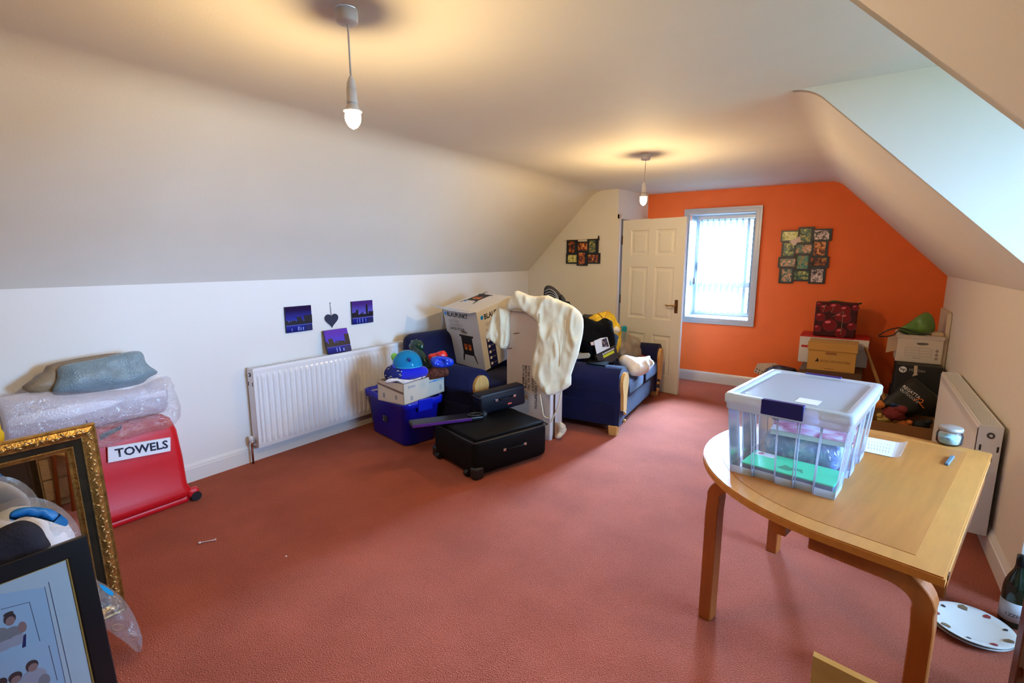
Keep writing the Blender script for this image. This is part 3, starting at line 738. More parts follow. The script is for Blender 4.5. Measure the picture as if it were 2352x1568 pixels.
mk = [(M('ink_smudge', (0.05, 0.06, 0.2), 0.6), [(a, c), (a + w_, c + 0.004), (a + w_, c + h_), (a, c + h_ - 0.003)]) for a, c, w_, h_ in ((0.0, 0.0, 0.02, 0.008), (0.03, 0.002, 0.008, 0.03), (0.01, 0.045, 0.006, 0.012), (0.0, 0.06, 0.02, 0.006), (0.02, 0.075, 0.01, 0.02), (0.10, 0.02, 0.006, 0.01), (0.115, 0.035, 0.006, 0.01), (0.15, 0.06, 0.006, 0.01))]
decal('print_marks', t, PF(182, 980, -3.43) + V((0.012, 0, 0)), (0, 1, 0), (-0.5, 0, 1), mk, world=True)['kind'] = 'stuff'
# grey parcel
t = thing('wrapped_parcel', 'blue-grey bubble-wrapped parcel on top of the bubble wrap roll', 'parcel', (-3.52, 0.93, 0.80))
gw = M('bubble_wrap_grey', (0.20, 0.30, 0.36), 0.25, bump=0.6, bscale=120, var=0.18, vscale=12, spec=0.8)
PG = lambda u, v: U(u, v, 'x', -3.50)
b = BM(); pillow(b, [PG(*q) for q in ((124, 908), (132, 868), (142, 838), (220, 822), (300, 804), (330, 806), (338, 835), (361, 855), (340, 868), (312, 886), (220, 903))], (1, 0, 0.35), 0.07, 0.05, 0.022, 0.08, amp=0.018, freq=14, seed=2); obj('wrap', b, gw, t, True)
b = BM(); pillow(b, [U(u, v, 'x', -3.57) for u, v in ((50, 895), (72, 872), (100, 852), (128, 832), (290, 808), (300, 850), (130, 905))], (1, 0, 0.3), 0.05, 0.03, 0.025, 0.05, amp=0.012, freq=12, seed=6); obj('paper_wrap', b, M('paper_wrap_brown', (0.28, 0.20, 0.12), 0.5, bump=0.3, bscale=60, var=0.2), t, True)

# gilt mirror
gold = M('gilt', (0.45, 0.26, 0.07), 0.35, 0.85, bump=0.4, bscale=90, var=0.35, vscale=30)
gold_dk = M('gilt_dark', (0.035, 0.028, 0.016), 0.4, 0.5, var=0.3, vscale=20)
MW, MHt = 0.95, 0.850; lean = math.radians(5.5)
rot = Matrix.Rotation(PI / 2, 3, 'Z') @ Matrix.Rotation(-lean, 3, 'X')
t = thing('gilt_mirror', 'ornate gilt framed mirror standing in front of the red suitcase', 'mirror', (-2.53, 0.652 - MW, 0.004), rot=rot)
def frame_ring(prof, mat, name, parent, Wd, Hd, x0=0, z0=0):
    """mitred frame from a profile of (inset from the outer edge, height towards the viewer = -y)"""
    b = BM(); rg = []
    for d, h in prof: rg.append([b.verts.new((x, -h, z)) for x, z in ((x0 + d, z0 + d), (x0 + Wd - d, z0 + d), (x0 + Wd - d, z0 + Hd - d), (x0 + d, z0 + Hd - d))])
    for A, B in zip(rg, rg[1:]):
        for k in range(4): b.faces.new((A[k], A[(k + 1) % 4], B[(k + 1) % 4], B[k]))
    bmesh.ops.recalc_face_normals(b, faces=b.faces[:]); return obj(name, b, mat, parent)
frame_ring([(0.052, -0.03), (0.0, -0.03), (0.0, 0.0), (0.006, 0.006), (0.012, 0.003), (0.03, 0.012), (0.046, 0.002), (0.052, 0.0), (0.052, -0.03)], gold, 'outer_moulding', t, MW, MHt)
frame_ring([(0.052, -0.03), (0.052, 0.0), (0.060, -0.004), (0.080, -0.010), (0.080, -0.03), (0.052, -0.03)], gold_dk, 'dark_band', t, MW, MHt)
frame_ring([(0.088, -0.03), (0.080, -0.03), (0.080, -0.010), (0.084, -0.006), (0.092, -0.016), (0.100, -0.020), (0.100, -0.03), (0.088, -0.03)], gold, 'inner_lip', t, MW, MHt)
b = BM(); bx(b, 0.095, MW - 0.095, 0.024, 0.030, 0.095, MHt - 0.095); obj('mirror_glass', b, M('mirror_silver', (0.80, 0.80, 0.78), 0.015, 1.0), t)
b = BM(); bx(b, 0.002, MW - 0.002, 0.030, 0.034, 0.002, MHt - 0.002); obj('backing_board', b, M('board_brown', (0.25, 0.16, 0.08), 0.8), t)
def along(n, inset):
    out = []
    L1 = MW - 2 * inset; L2 = MHt - 2 * inset; tot = 2 * (L1 + L2)
    for i in range(n):
        s = tot * i / n
        if s < L1: out.append((inset + s, inset, 0))
        elif s < L1 + L2: out.append((MW - inset, inset + s - L1, 1))
        elif s < 2 * L1 + L2: out.append((MW - inset - (s - L1 - L2), MHt - inset, 2))
        else: out.append((inset, MHt - inset - (s - 2 * L1 - L2), 3))
    return out
b = BM()
for x, z, s in along(440, 0.083):
    bmesh.ops.create_icosphere(b, subdivisions=1, radius=0.0031, matrix=Matrix.Translation((x, 0.006, z)))
o = obj('bead_row', b, M('gilt_bright', (0.65, 0.45, 0.16), 0.3, 0.9), t); o['kind'] = 'stuff'
b = BM(); rnd = random.Random(4)
for i, (x, z, s) in enumerate(along(210, 0.030)):
    a = (s * PI / 2) + (0.7 if i % 2 else -0.7) + rnd.uniform(-0.3, 0.3)
    R = Matrix.Rotation(-a, 4, 'Y')
    off = 0.008 * math.sin(i * 1.9)
    dx, dz = (0, off) if s % 2 == 0 else (off, 0)
    bmesh.ops.create_icosphere(b, subdivisions=1, radius=1.0, matrix=Matrix.Translation((x + dx, -0.010, z + dz)) @ R @ Matrix.Diagonal((0.011, 0.006, 0.0042, 1)))
o = obj('leaf_ornament', b, M('gilt_worn', (0.62, 0.46, 0.22), 0.32, 0.8, var=0.3, vscale=60), t, smooth=True); o['kind'] = 'stuff'

# yellow carrier bag behind the mirror
b = BM(); YB_ = lambda u, v: U(u, v, 'x', -2.70)
pillow(b, [YB_(10, 1030), YB_(3, 985), YB_(-50, 940), V((-2.70, -0.05, 0.88)), V((-2.70, -0.1, 0.4)), V((-2.70, -0.05, 0.02)), V((-2.70, 0.2, 0.0)), V((-2.70, 0.36, 0.02)), V((-2.70, 0.33, 0.4))], (1, 0, 0), 0.01, 0.2, 0.05, 0.12, amp=0.01)
single('carrier_bag', b, M('bag_yellow', (0.80, 0.50, 0.02), 0.4, bump=0.2, bscale=20), 'yellow carrier bag standing behind the gilt mirror', 'bag', (-2.7, 0.15, 0))

# black portrait frame in front
lean = math.radians(11.5); PW, PH = 0.80, 0.612
rot = Matrix.Rotation(PI / 2, 3, 'Z') @ Matrix.Rotation(-lean, 3, 'X')
t = thing('portrait_frame', 'black framed group of portrait photographs leaning in front of the gilt mirror', 'picture frame', (-1.985, 0.457 - PW, 0.003), rot=rot)
inv = t.matrix_basis.inverted(); nrm = t.matrix_basis.to_3x3() @ V((0, -1, 0)); pp = t.matrix_basis.translation
def LP(u, v):
    q = inv @ UPL(u, v, pp, nrm); return (q.x, q.z)
blk = M('lacquer_black', (0.004, 0.004, 0.005), 0.3)
frame_ring([(0.058, 0.0), (0.0, 0.0), (0.0, 0.022), (0.003, 0.025), (0.052, 0.022), (0.056, 0.017), (0.058, 0.012), (0.058, 0.0)], blk, 'frame', t, PW, PH)
frame_ring([(0.060, 0.006), (0.056, 0.006), (0.056, 0.016), (0.060, 0.012), (0.060, 0.006)], M('slip_cream', (0.55, 0.45, 0.12), 0.5), 'inner_slip', t, PW, PH)
b = BM(); bx(b, 0.05, PW - 0.05, -0.008, 0.0, 0.05, PH - 0.05); mb = obj('mount_board', b, M('mount_white', (0.80, 0.83, 0.85), 0.6), t)
b = BM(); bx(b, 0.003, PW - 0.003, 0.0, 0.004, 0.003, PH - 0.003); obj('backing_board', b, M('board_brown', (0.25, 0.16, 0.08), 0.8), t)
pb = M('photo_paper', (0.62, 0.76, 0.92), 0.35); ln = M('ink_line', (0.10, 0.12, 0.2), 0.6)
hair = M('print_hair', (0.09, 0.035, 0.03), 0.6); skin = M('print_skin', (0.50, 0.24, 0.20), 0.6); shirt = M('print_shirt', (0.62, 0.52, 0.58), 0.6); shirt2 = M('print_shirt_shade', (0.38, 0.30, 0.30), 0.6)
def ln2(p, q, wd=0.0009):
    a = V(LP(*p)); c = V(LP(*q)); d = (c - a).normalized(); n2 = V((-d.y, d.x)) * wd; return (ln, [tuple(a - n2), tuple(c - n2), tuple(c + n2), tuple(a + n2)])
sh = [(pb, [LP(-60, 1371), LP(101, 1347), LP(155, 1600), LP(-60, 1600)]), ln2((101, 1346), (156, 1600)), ln2((110, 1335), (170, 1600)), ln2((66, 1381), (90, 1470)), ln2((0, 1398), (66, 1381)), ln2((110, 1480), (130, 1560))]
def E_(u, v, ru, rv, mt, rot=0.0):
    x, z = LP(u, v); s = (V(LP(u + 10, v)) - V(LP(u, v))).length / 10; sh.append((mt, ell(x, z, ru * s, rv * s, 16, rot)))
E_(26, 1455, 22, 22, shirt2); E_(0, 1460, 20, 25, shirt2); E_(50, 1438, 9, 16, skin); E_(38, 1468, 20, 15, shirt); E_(10, 1480, 26, 14, shirt); E_(21, 1419, 13, 17, hair); E_(22, 1424, 10, 13, skin); E_(18, 1408, 11, 6, hair)
sh.append((M('print_navy', (0.01, 0.01, 0.12), 0.5), [LP(52, 1458), LP(58, 1452), LP(58, 1482), LP(50, 1486)]))
E_(75, 1556, 28, 26, shirt); E_(100, 1560, 12, 18, shirt2); E_(72, 1526, 13, 15, hair); E_(74, 1530, 10, 11, skin); E_(34, 1552, 14, 14, hair); E_(35, 1558, 10, 10, skin); E_(2, 1565, 12, 13, hair)
decal('portrait_print', mb, (0, -0.008, 0), (1, 0, 0), (0, 0, 1), sh)
b = BM(); bx(b, 0.056, PW - 0.056, -0.0118, -0.0105, 0.056, PH - 0.056); obj('glazing', b, M_clear('picture_glass', (1, 1, 1), 0.02, 0.0), t)

# clear plastic bag with bedding between the mirror and the portrait frame
t = thing('plastic_bag', 'clear plastic bag of white bedding with blue print behind the portrait frame', 'bag', (-2.28, 0.2, 0.0))
PB = lambda u, v, x=-2.28: U(u, v, 'x', x)
bag_px = ((-70, 1260), (-30, 1190), (15, 1160), (60, 1146), (110, 1151), (150, 1171), (182, 1206), (196, 1250), (215, 1322), (240, 1340), (275, 1366), (300, 1405), (314, 1448), (312, 1472), (302, 1482), (285, 1468), (255, 1448), (220, 1440), (120, 1520), (-50, 1520))
b = BM(); pillow(b, [PB(*q) for q in bag_px], (1, -0.1, 0.25), 0.07, 0.1, 0.022, 0.08, amp=0.02, freq=11, seed=4, smooth=2, fold=0.022, ff=(12, 7)); obj('film', b, M_clear('bag_film', (0.90, 0.92, 0.95), 0.14, 0.17, bump=0.9, bscale=22, gloss=0.08), t, True)
b = BM(); pillow(b, [PB(*q) for q in ((-60, 1270), (-20, 1200), (30, 1168), (90, 1168), (140, 1190), (172, 1225), (185, 1300), (205, 1380), (200, 1430), (120, 1500), (-40, 1500))], (1, -0.1, 0.25), 0.07, 0.08, 0.035, 0.12, amp=0.03, freq=9, seed=7, smooth=2); obj('bedding', b, M('bedding_white', (0.70, 0.70, 0.74), 0.8, bump=0.2, bscale=25), t, True)
bl_m = M('print_blue', (0.01, 0.18, 0.55), 0.35)
nb = V((1, -0.1, 0.25)).normalized()
b = BM(); pillow(b, [PB(*q) + nb * 0.095 for q in ((20, 1172), (50, 1160), (105, 1162), (140, 1182), (146, 1192), (138, 1200), (100, 1188), (55, 1180), (22, 1190))], nb, 0.003, 0.004, 0.02, 0.02, amp=0.004, freq=20); obj('blue_print', b, bl_m, t, True)
b = BM(); pillow(b, [PB(*q) + nb * 0.07 for q in ((222, 1334), (236, 1340), (251, 1352), (246, 1358), (228, 1346))], nb, 0.006, 0.008, 0.02, 0.02); obj('blue_print', b, M('print_cyan', (0.01, 0.38, 0.80), 0.35), t, True)
b = BM(); c = PB(264, 1433) + nb * 0.055; e1 = V((0, 1, -0.9)).normalized()
tube(b, [c + e1 * 0.022 * math.cos(a) + e1.cross(nb) * 0.011 * math.sin(a) for a in [2 * PI * i / 16 for i in range(16)]], 0.003, 6, True); obj('hand_hole_rim', b, M('plastic_tan', (0.45, 0.22, 0.10), 0.3), t, True)
b = BM(); pillow(b, [PB(u, v, -2.18) for u, v in ((-40, 1260), (-10, 1222), (30, 1201), (62, 1195), (92, 1208), (106, 1232), (113, 1262), (60, 1330), (-40, 1340))], (1, 0, 0.3), 0.03, 0.05, 0.025, 0.06, amp=0.012, freq=12)
single('folded_jacket', b, M('fabric_navy', (0.006, 0.006, 0.018), 0.85, bump=0.3, bscale=90), 'dark navy folded jacket on the clear plastic bag', 'jacket', (-2.15, 0.2, 0.3))
# small things on the carpet
b = BM(); p0 = U(458, 1246, 'z', 0.006); p1 = U(494, 1239, 'z', 0.006)
tube(b, [p0, p0.lerp(p1, 0.3), p0.lerp(p1, 0.7), p1], 0.004, 8, rad=[0.005, 0.003, 0.003, 0.005])
blob(b, p0, (0.009, 0.009, 0.006), 0.2, 2, 1, 2); blob(b, p1, (0.007, 0.007, 0.006), 0.2, 2, 2, 2)
single('dropped_clip', b, M('clip_pink', (0.62, 0.40, 0.36), 0.5), 'small pale bone-shaped clip lying on the carpet', 'clip', p0.lerp(p1, 0.5))
b = BM(); c = U(657, 1277, 'z', 0.004); blob(b, c, (0.006, 0.004, 0.004), 0.3, 2, 3, 2)
single('paper_scrap', b, M('scrap_white', (0.85, 0.8, 0.8), 0.7), 'tiny white paper scrap lying on the open carpet', 'scrap', c)

# pale chest of drawers beside the camera, seen in the gilt mirror
t = thing('chest_of_drawers', 'pale wooden chest of drawers reflected in the gilt mirror', 'chest of drawers', (0.558, 1.24, 0.0))
pine = M('pine_pale', (0.52, 0.36, 0.18), 0.5, var=0.12, vscale=5, stretch=(1, 8, 8))
b = BM(); bx(b, -0.12, 0.13, -0.27, 0.27, 0.05, 0.80, 0.004); obj('carcass', b, pine, t)
b = BM(); bx(b, -0.10, 0.12, -0.26, 0.26, 0.0, 0.05); obj('plinth', b, pine, t)
b = BM(); bx(b, -0.14, 0.14, -0.28, 0.28, 0.80, 0.825, 0.005); obj('top', b, pine, t)
for i in range(4):
    z0 = 0.065 + i * 0.184
    b = BM(); bx(b, -0.138, -0.118, -0.26, 0.26, z0, z0 + 0.172, 0.004); d = obj('drawer', b, pine, t)
    b = BM(); bx(b, -0.142, -0.136, -0.10, 0.10, z0 + 0.14, z0 + 0.152); obj('finger_pull', b, brass, d)
t = thing('wardrobe', 'dark brown wardrobe beside the pale chest of drawers', 'wardrobe', (0.50, 0.35, 0.0))
dkw = M('wood_dark', (0.035, 0.022, 0.014), 0.5, var=0.2, vscale=4, stretch=(1, 1, 6))
b = BM(); bx(b, -0.16, 0.18, -0.5, 0.55, 0, 1.30, 0.004); obj('carcass', b, dkw, t)
for y0, y1 in ((-0.49, 0.02), (0.03, 0.54)):
    b = BM(); bx(b, -0.18, -0.16, y0, y1, 0.04, 1.28, 0.004); d = obj('door', b, dkw, t)
    b = BM(); cyl(b, (-0.18, (y0 + y1) / 2, 0.7), (-0.20, (y0 + y1) / 2, 0.7), 0.012, None, 10); obj('knob', b, brass, d)

# ================================================================== SOFAS
fabric = M('suite_blue', (0.007, 0.008, 0.042), 0.9, bump=0.3, bscale=260, var=0.12, vscale=8, sheen=0.06, spec=0.2)
beech = M('beech', (0.66, 0.36, 0.11), 0.4, var=0.12, vscale=6, stretch=(8, 8, 1))
def couch(name, label, loc, rz, Wd, D, fab, seats, pale=None):
    t = thing(name, label, 'sofa' if seats > 1 else 'armchair', loc, rz)
    wood = pale or beech
    AW = 0.24
    b = BM(); bx(b, 0.02, Wd - 0.02, 0.02, D - 0.04, 0.085, 0.30, 0.02); obj('base', b, fab, t)
    sw = (Wd - 2 * AW + 0.04) / seats
    for i in range(seats):
        x0 = AW - 0.02 + i * sw
        b = BM(); vs = bx(b, x0 + 0.003, x0 + sw - 0.003, -0.02, D - 0.24, 0.285, 0.445, 0.055, 4)
        for v in b.verts:
            cx = (v.co.x - x0) / sw - 0.5; cy = (v.co.y) / (D - 0.24) - 0.5
            if v.co.z > 0.36: v.co.z += 0.025 * (1 - 4 * cx * cx) * max(0, 1 - 4 * cy * cy)
        obj('seat_cushion', b, fab, t, smooth=True)
        if seats == 1: continue
        b = BM(); bx(b, x0 + 0.005, x0 + sw - 0.005, D - 0.36, D - 0.12, 0.40, 0.86, 0.09, 4); obj('back_cushion', b, fab, t, smooth=True)
    b = BM(); bx(b, 0.10 - 0.06 * (seats == 1), Wd - 0.10, D - 0.2, D, 0.10, 0.90 - 0.07 * (seats == 1), 0.085 + 0.01 * (seats == 1), 5); obj('backrest', b, fab, t, smooth=True)
    for s in (0, 1):
        cx = AW / 2 if s == 0 else Wd - AW / 2
        b = BM()
        # arm section: fat rounded roll over a straight panel
        sec = []
        for k in range(17):
            a = math.radians(-50 + k * 280 / 16); sec.append((cx + 0.132 * math.cos(a), 0.476 + 0.134 * math.sin(a)))
        sec += [(cx - 0.085, 0.33), (cx - 0.085, 0.085), (cx + 0.085, 0.085), (cx + 0.085, 0.33)]
        A = [b.verts.new((x, 0.0, z)) for x, z in sec]; B = [b.verts.new((x, D - 0.03, z)) for x, z in sec]
        for k in range(len(sec)): b.faces.new((A[k], A[(k + 1) % len(sec)], B[(k + 1) % len(sec)], B[k])).smooth = True
        b.faces.new(A[::-1]); b.faces.new(B); bmesh.ops.recalc_face_normals(b, faces=b.faces[:])
        arm = obj('arm', b, fab, t)
        b = BM(); fac = []
        for k in range(13):
            a = math.radians(-25 + k * 230 / 12); fac.append((cx + 0.088 * math.cos(a), 0.465 + 0.095 * math.sin(a)))
        fac += [(cx - 0.058, 0.36), (cx - 0.045, 0.22), (cx + 0.045, 0.20), (cx + 0.055, 0.34)]
        prism(b, [(x, 0.002, z) for x, z in fac], (0, -0.03, 0)); obj('arm_facing', b, wood, arm)
        for z in (0.175, 0.105):
            b = BM(); blob(b, (cx + (0.05 if s == 0 else -0.05), -0.01, z), (0.017, 0.017, 0.017), 0, 1, 0, 2); obj('stud', b, wood, arm)
    for x in (0.06, Wd - 0.06):
        for y in (0.05, D - 0.08):
            b = BM(); vs = box(b, (x, y, 0.045), (0.085, 0.085, 0.09), None, 0.006)
            for v in b.verts:
                if v.co.z < 0.04: v.co.x = x + (v.co.x - x) * 0.85; v.co.y = y + (v.co.y - y) * 0.85
            obj('leg', b, wood, t)
    return t
couch('sofa', 'dark navy two-seat sofa with wooden arm facings, heaped with bags, before the door', (-1.615, 3.93, 0), math.radians(95.6), 1.60, 0.80, fabric, 2)
couch('armchair', 'blue armchair with wooden arm facings carrying the stove box', (-2.60, 3.12, 0), math.radians(85), 1.20, 0.99, fabric, 1)

# ================================================================== PILE BY THE LEFT WALL
tubm = M('tub_blue', (0.004, 0.012, 0.50), 0.3, var=0.08)
rz = math.atan2(-0.2, 0.98)
# local frame: x along the front from left to right, y away from the camera
t = thing('storage_tub', 'deep blue plastic storage tub under the small cardboard box', 'storage box', (-3.195, 2.920, 0), rz)
b = BM(); levels = [(0.0, 0.270, 0.145), (0.012, 0.285, 0.160), (0.33, 0.320, 0.178), (0.335, 0.345, 0.196), (0.393, 0.350, 0.200), (0.394, 0.335, 0.186), (0.34, 0.318, 0.174), (0.02, 0.275, 0.15)]
rings = []
for z, hx_, hy_ in levels:
    rg = []; r = 0.06
    for cx, cy, a0 in ((1, 1, 0), (-1, 1, 90), (-1, -1, 180), (1, -1, 270)):
        for k in range(6):
            a = math.radians(a0 + k * 18); rg.append(b.verts.new((cx * (hx_ - r) + r * math.cos(a), cy * (hy_ - r) + r * math.sin(a), z)))
    rings.append(rg)
for A, B in zip(rings, rings[1:]):
    for k in range(24): b.faces.new((A[k], A[(k + 1) % 24], B[(k + 1) % 24], B[k])).smooth = True
b.faces.new(rings[0][::-1]); b.faces.new(rings[-1]); obj('body', b, tubm, t)
b = BM(); bx(b, -0.28, 0.28, -0.15, 0.15, 0.03, 0.345, 0.03); obj('contents', b, M('cloth_dark', (0.01, 0.01, 0.03), 0.9), t)
b = BM(); bx(b, -0.05, 0.02, -0.174, -0.160, 0.155, 0.21); lb = obj('label', b, M('label_black', (0.01, 0.01, 0.012), 0.5), t)
decal('label_print', lb, (-0.05, -0.174, 0.155), (1, 0, 0), (0, 0, 1), [(M('label_grey', (0.4, 0.4, 0.45), 0.6), rect(0.005, 0.02, 0.006, 0.02)), (M('label_grey', (0.4, 0.4, 0.45), 0.6), rect(0.005, 0.012, 0.03, 0.05))])['kind'] = 'stuff'
for sx in (-1, 1):
    b = BM(); bx(b, sx * 0.345 - 0.012, sx * 0.345 + 0.012, -0.07, 0.07, 0.30, 0.40, 0.008); obj('handle', b, tubm, t)

card = M('card_white', (0.62, 0.56, 0.46), 0.8, var=0.04, vscale=4, bump=0.05, bscale=80)
card_in = M('card_brown', (0.30, 0.19, 0.10), 0.85, var=0.06)
ink = M('ink_black', (0.006, 0.006, 0.008), 0.6); inkb = M('ink_blue', (0.02, 0.10, 0.38), 0.6); inkg = M('ink_grey', (0.28, 0.28, 0.30), 0.7); inkc = M('ink_cyan', (0.0, 0.26, 0.85), 0.5)
LXo = V((-2.862, 2.625, 0.395))        # near bottom corner of the open cardboard box
t = thing('cardboard_box', 'open white cardboard box heaped with toys on the blue tub', 'box', LXo, 0.0)
a_ = V((-0.295, -0.01, 0)); b_ = V((-0.03, 0.50, 0)); h_ = 0.168; th = 0.006
def wallp(bm, p, q, inn, z0, z1):
    prism(bm, [V(p) + V((0, 0, z0)), V(q) + V((0, 0, z0)), V(q) + V(inn) + V((0, 0, z0)), V(p) + V(inn) + V((0, 0, z0))], (0, 0, z1 - z0))
b = BM(); O = V((0, 0, 0)); ia = a_.normalized() * th; ib = b_.normalized() * th
wallp(b, O, a_, ib, 0, h_); sd = obj('side_panel', b, card, t)
b = BM(); wallp(b, O, b_, ia, 0, h_); sr = obj('side_panel', b, card, t)
b = BM(); wallp(b, a_, a_ + b_, -ia, 0, h_); obj('side_panel', b, card, t)
b = BM(); wallp(b, b_, a_ + b_, -ib, 0, h_); obj('side_panel', b, card, t)
b = BM(); wallp(b, O, a_, b_, 0, 0.006); obj('base_panel', b, card, t)
xr = b_.normalized(); zz = V((0, 0, 1))
txt('lettering', 'lyreco', 0.034, sr, V((0, 0, 0)) + xr * 0.05 + zz * 0.125, xr, zz, inkb)
sh = []
for i in range(13): sh.append(((inkc if i in (4, 5, 6, 11) else M('ink_pale_blue', (0.25, 0.40, 0.55), 0.6)), rect(0.30 + i * 0.0145, 0.311 + i * 0.0145, 0.115, 0.128)))
decal('print_marks', sr, (0, 0, 0), xr, zz, sh)['kind'] = 'stuff'
sh = [(inkg, rect(0.075, 0.102, 0.022 + k * 0.009, 0.029 + k * 0.009)) for k in range(4)] + [(inkg, rect(0.435, 0.46, 0.03 + k * 0.009, 0.037 + k * 0.009)) for k in range(5)]
decal('handling_marks', sr, (0, 0, 0), xr, zz, sh)['kind'] = 'stuff'
xl_ = -a_.normalized()
decal('handling_marks', sd, a_, xl_, zz, [(inkg, rect(0.06, 0.085, 0.03, 0.07)), (inkg, rect(0.20, 0.222, 0.035, 0.07))])['kind'] = 'stuff'
decal('tape_strip', sd, a_, xl_, zz, [(M('tape_brown', (0.16, 0.10, 0.07), 0.4), [(0.0, 0.135), (0.29, 0.085), (0.29, 0.105), (0.0, 0.150)])])
# things in that box
P = lambda u, v, d: U(u, v, 'y', d)
toy_blue = M('fleece_blue', (0.006, 0.012, 0.60), 0.9, bump=0.3, bscale=150, sheen=0.4)
c0 = P(898, 858, 2.66); c1 = P(985, 852, 2.95)
t = thing('rolled_blanket', 'rolled royal blue fleece blanket with dashed pattern end in the cardboard box', 'blanket', c0 - V((0, 0, 0.06)))
b = BM(); ax = (c1 - c0).normalized(); tube(b, [c0 + ax * q for q in (0.0, 0.01, 0.1, 0.2, 0.29, 0.31)], 0.05, 20, rad=[0.066, 0.077, 0.074, 0.058, 0.042, 0.02]); obj('roll', b, toy_blue, t, True)
b = BM(); blob(b, c0 + ax * 0.03, (0.084, 0.084, 0.074), 0.03, 2, 1, 3); ed = obj('patterned_end', b, M('fleece_navy', (0.005, 0.008, 0.12), 0.9), t, True)
e1 = zz.cross(-ax).normalized(); e2 = (-ax).cross(e1); rnd = random.Random(5); sh = []
b = BM(); cb_ = c0 + ax * 0.03
for i in range(46):
    a = rnd.random() * 6.28; z_ = rnd.uniform(-0.9, 0.95); d = V((math.sqrt(1 - z_ * z_) * math.cos(a), math.sqrt(1 - z_ * z_) * math.sin(a), z_))
    c_ = cb_ + V((d.x * 0.0855, d.y * 0.0855, d.z * 0.0755)); u_ = d.cross(V((0, 0, 1)) + V((rnd.uniform(-0.4, 0.4), 0, 0))).normalized(); v_ = d.cross(u_)
    b.faces.new([b.verts.new(c_ + u_ * x * 0.011 + v_ * y * 0.0035) for x, y in ((-1, -0.6), (0, -1), (1, 0.2), (0.8, 1), (-0.2, 0.6), (-1, 0.6))])
obj('dash_pattern', b, M('dash_cream', (0.7, 0.62, 0.4), 0.8), ed, True)['kind'] = 'stuff'
# pale blue clear dome
t = thing('toy_dome', 'pale blue clear plastic dome toy on the rolled blanket', 'toy', P(936, 838, 2.78))
b = BM(); c = P(936, 838, 2.78); prof = [(0.120 * math.cos(a), 0.125 * math.sin(a)) for a in [PI / 2 * i / 10 for i in range(11)]]; lathe(b, prof, c, 28); obj('shell', b, M_clear('dome_blue', (0.02, 0.50, 0.95), 0.05, 0.7, fres=1.25), t, True)
b = BM(); lathe(b, [(0, 0.004), (0.115, 0.004), (0.122, 0.0), (0.115, -0.008), (0, -0.008)], c, 28); obj('base', b, M('plastic_sky', (0.05, 0.50, 0.85), 0.3), t, True)
b = BM(); box(b, c + V((0.082, -0.06, 0.065)), (0.06, 0.022, 0.026), Matrix.Rotation(math.radians(-30), 3, 'Z'), 0.006); obj('latch', b, M('plastic_navy', (0.005, 0.02, 0.25), 0.3), t, True)
b = BM(); blob(b, P(957, 795, 3.02), (0.075, 0.05, 0.055), 0.3, 2.5, 3, 3); tube(b, [P(954, 800, 2.98), P(970, 815, 2.97), P(985, 846, 2.95)], 0.026, 10, rad=[0.03, 0.026, 0.03])
single('toy_case', b, M('plastic_dark_green', (0.006, 0.035, 0.022), 0.25), 'dark green plastic case with clasp beside the blue dome', 'case', P(965, 840, 2.9), None)
NV = V((0.55, -0.82, 0.15))
b = BM(); pillow(b, PO(((983, 815), (1000, 810), (1015, 805), (1022, 806), (1028, 818), (1010, 826), (990, 830)), 'y', 3.02, NV), NV, 0.03, 0.03, 0.015, 0.03, amp=0.02, freq=25)
single('red_bag', b, M('plastic_red', (0.65, 0.012, 0.01), 0.3), 'crumpled red plastic bag on top of the cardboard box heap', 'bag', P(1005, 828, 3.02))
b = BM(); pillow(b, PO(((990, 822), (1005, 817), (1030, 820), (1042, 828), (1038, 840), (1015, 845), (998, 843), (991, 835)), 'y', 2.96, NV), NV, 0.04, 0.03, 0.012, 0.04, amp=0.03, freq=25, seed=2)
single('blue_bag', b, M('plastic_blue', (0.006, 0.05, 0.62), 0.25), 'crumpled royal blue plastic bag in front of the red one', 'bag', P(1015, 845, 2.96))
b = BM(); pillow(b, PO(((965, 872), (985, 848), (1020, 842), (1030, 850), (1029, 862), (1000, 870)), 'y', 2.98, NV), NV, 0.02, 0.03, 0.015, 0.03, amp=0.01, freq=20, seed=3)
single('net_bag', b, M('net_orange', (0.10, 0.02, 0.006), 0.7, var=0.9, vscale=60), 'dark orange net bag inside the cardboard box rim', 'bag', P(1000, 872, 2.98))
b = BM(); pillow(b, PO(((884, 876), (900, 868), (940, 872), (975, 864), (972, 868), (938, 879), (926, 883), (912, 876), (890, 880)), 'y', 2.66, NV), NV, 0.012, 0.01, 0.012, 0.02, amp=0.008, freq=30)
single('tissue_paper', b, M('paper_white', (0.85, 0.83, 0.85), 0.7), 'crumpled white paper under the rolled blanket', 'paper', P(920, 880, 2.66))
b = BM(); c = P(903, 768, 3.0); blob(b, P(906, 820, 2.74), (0.035, 0.03, 0.035), 0.3, 3, 2, 2)
single('green_toy', b, M('plastic_lime', (0.25, 0.75, 0.12), 0.35), 'small lime green toy behind the blue dome', 'toy', P(906, 832, 2.74))

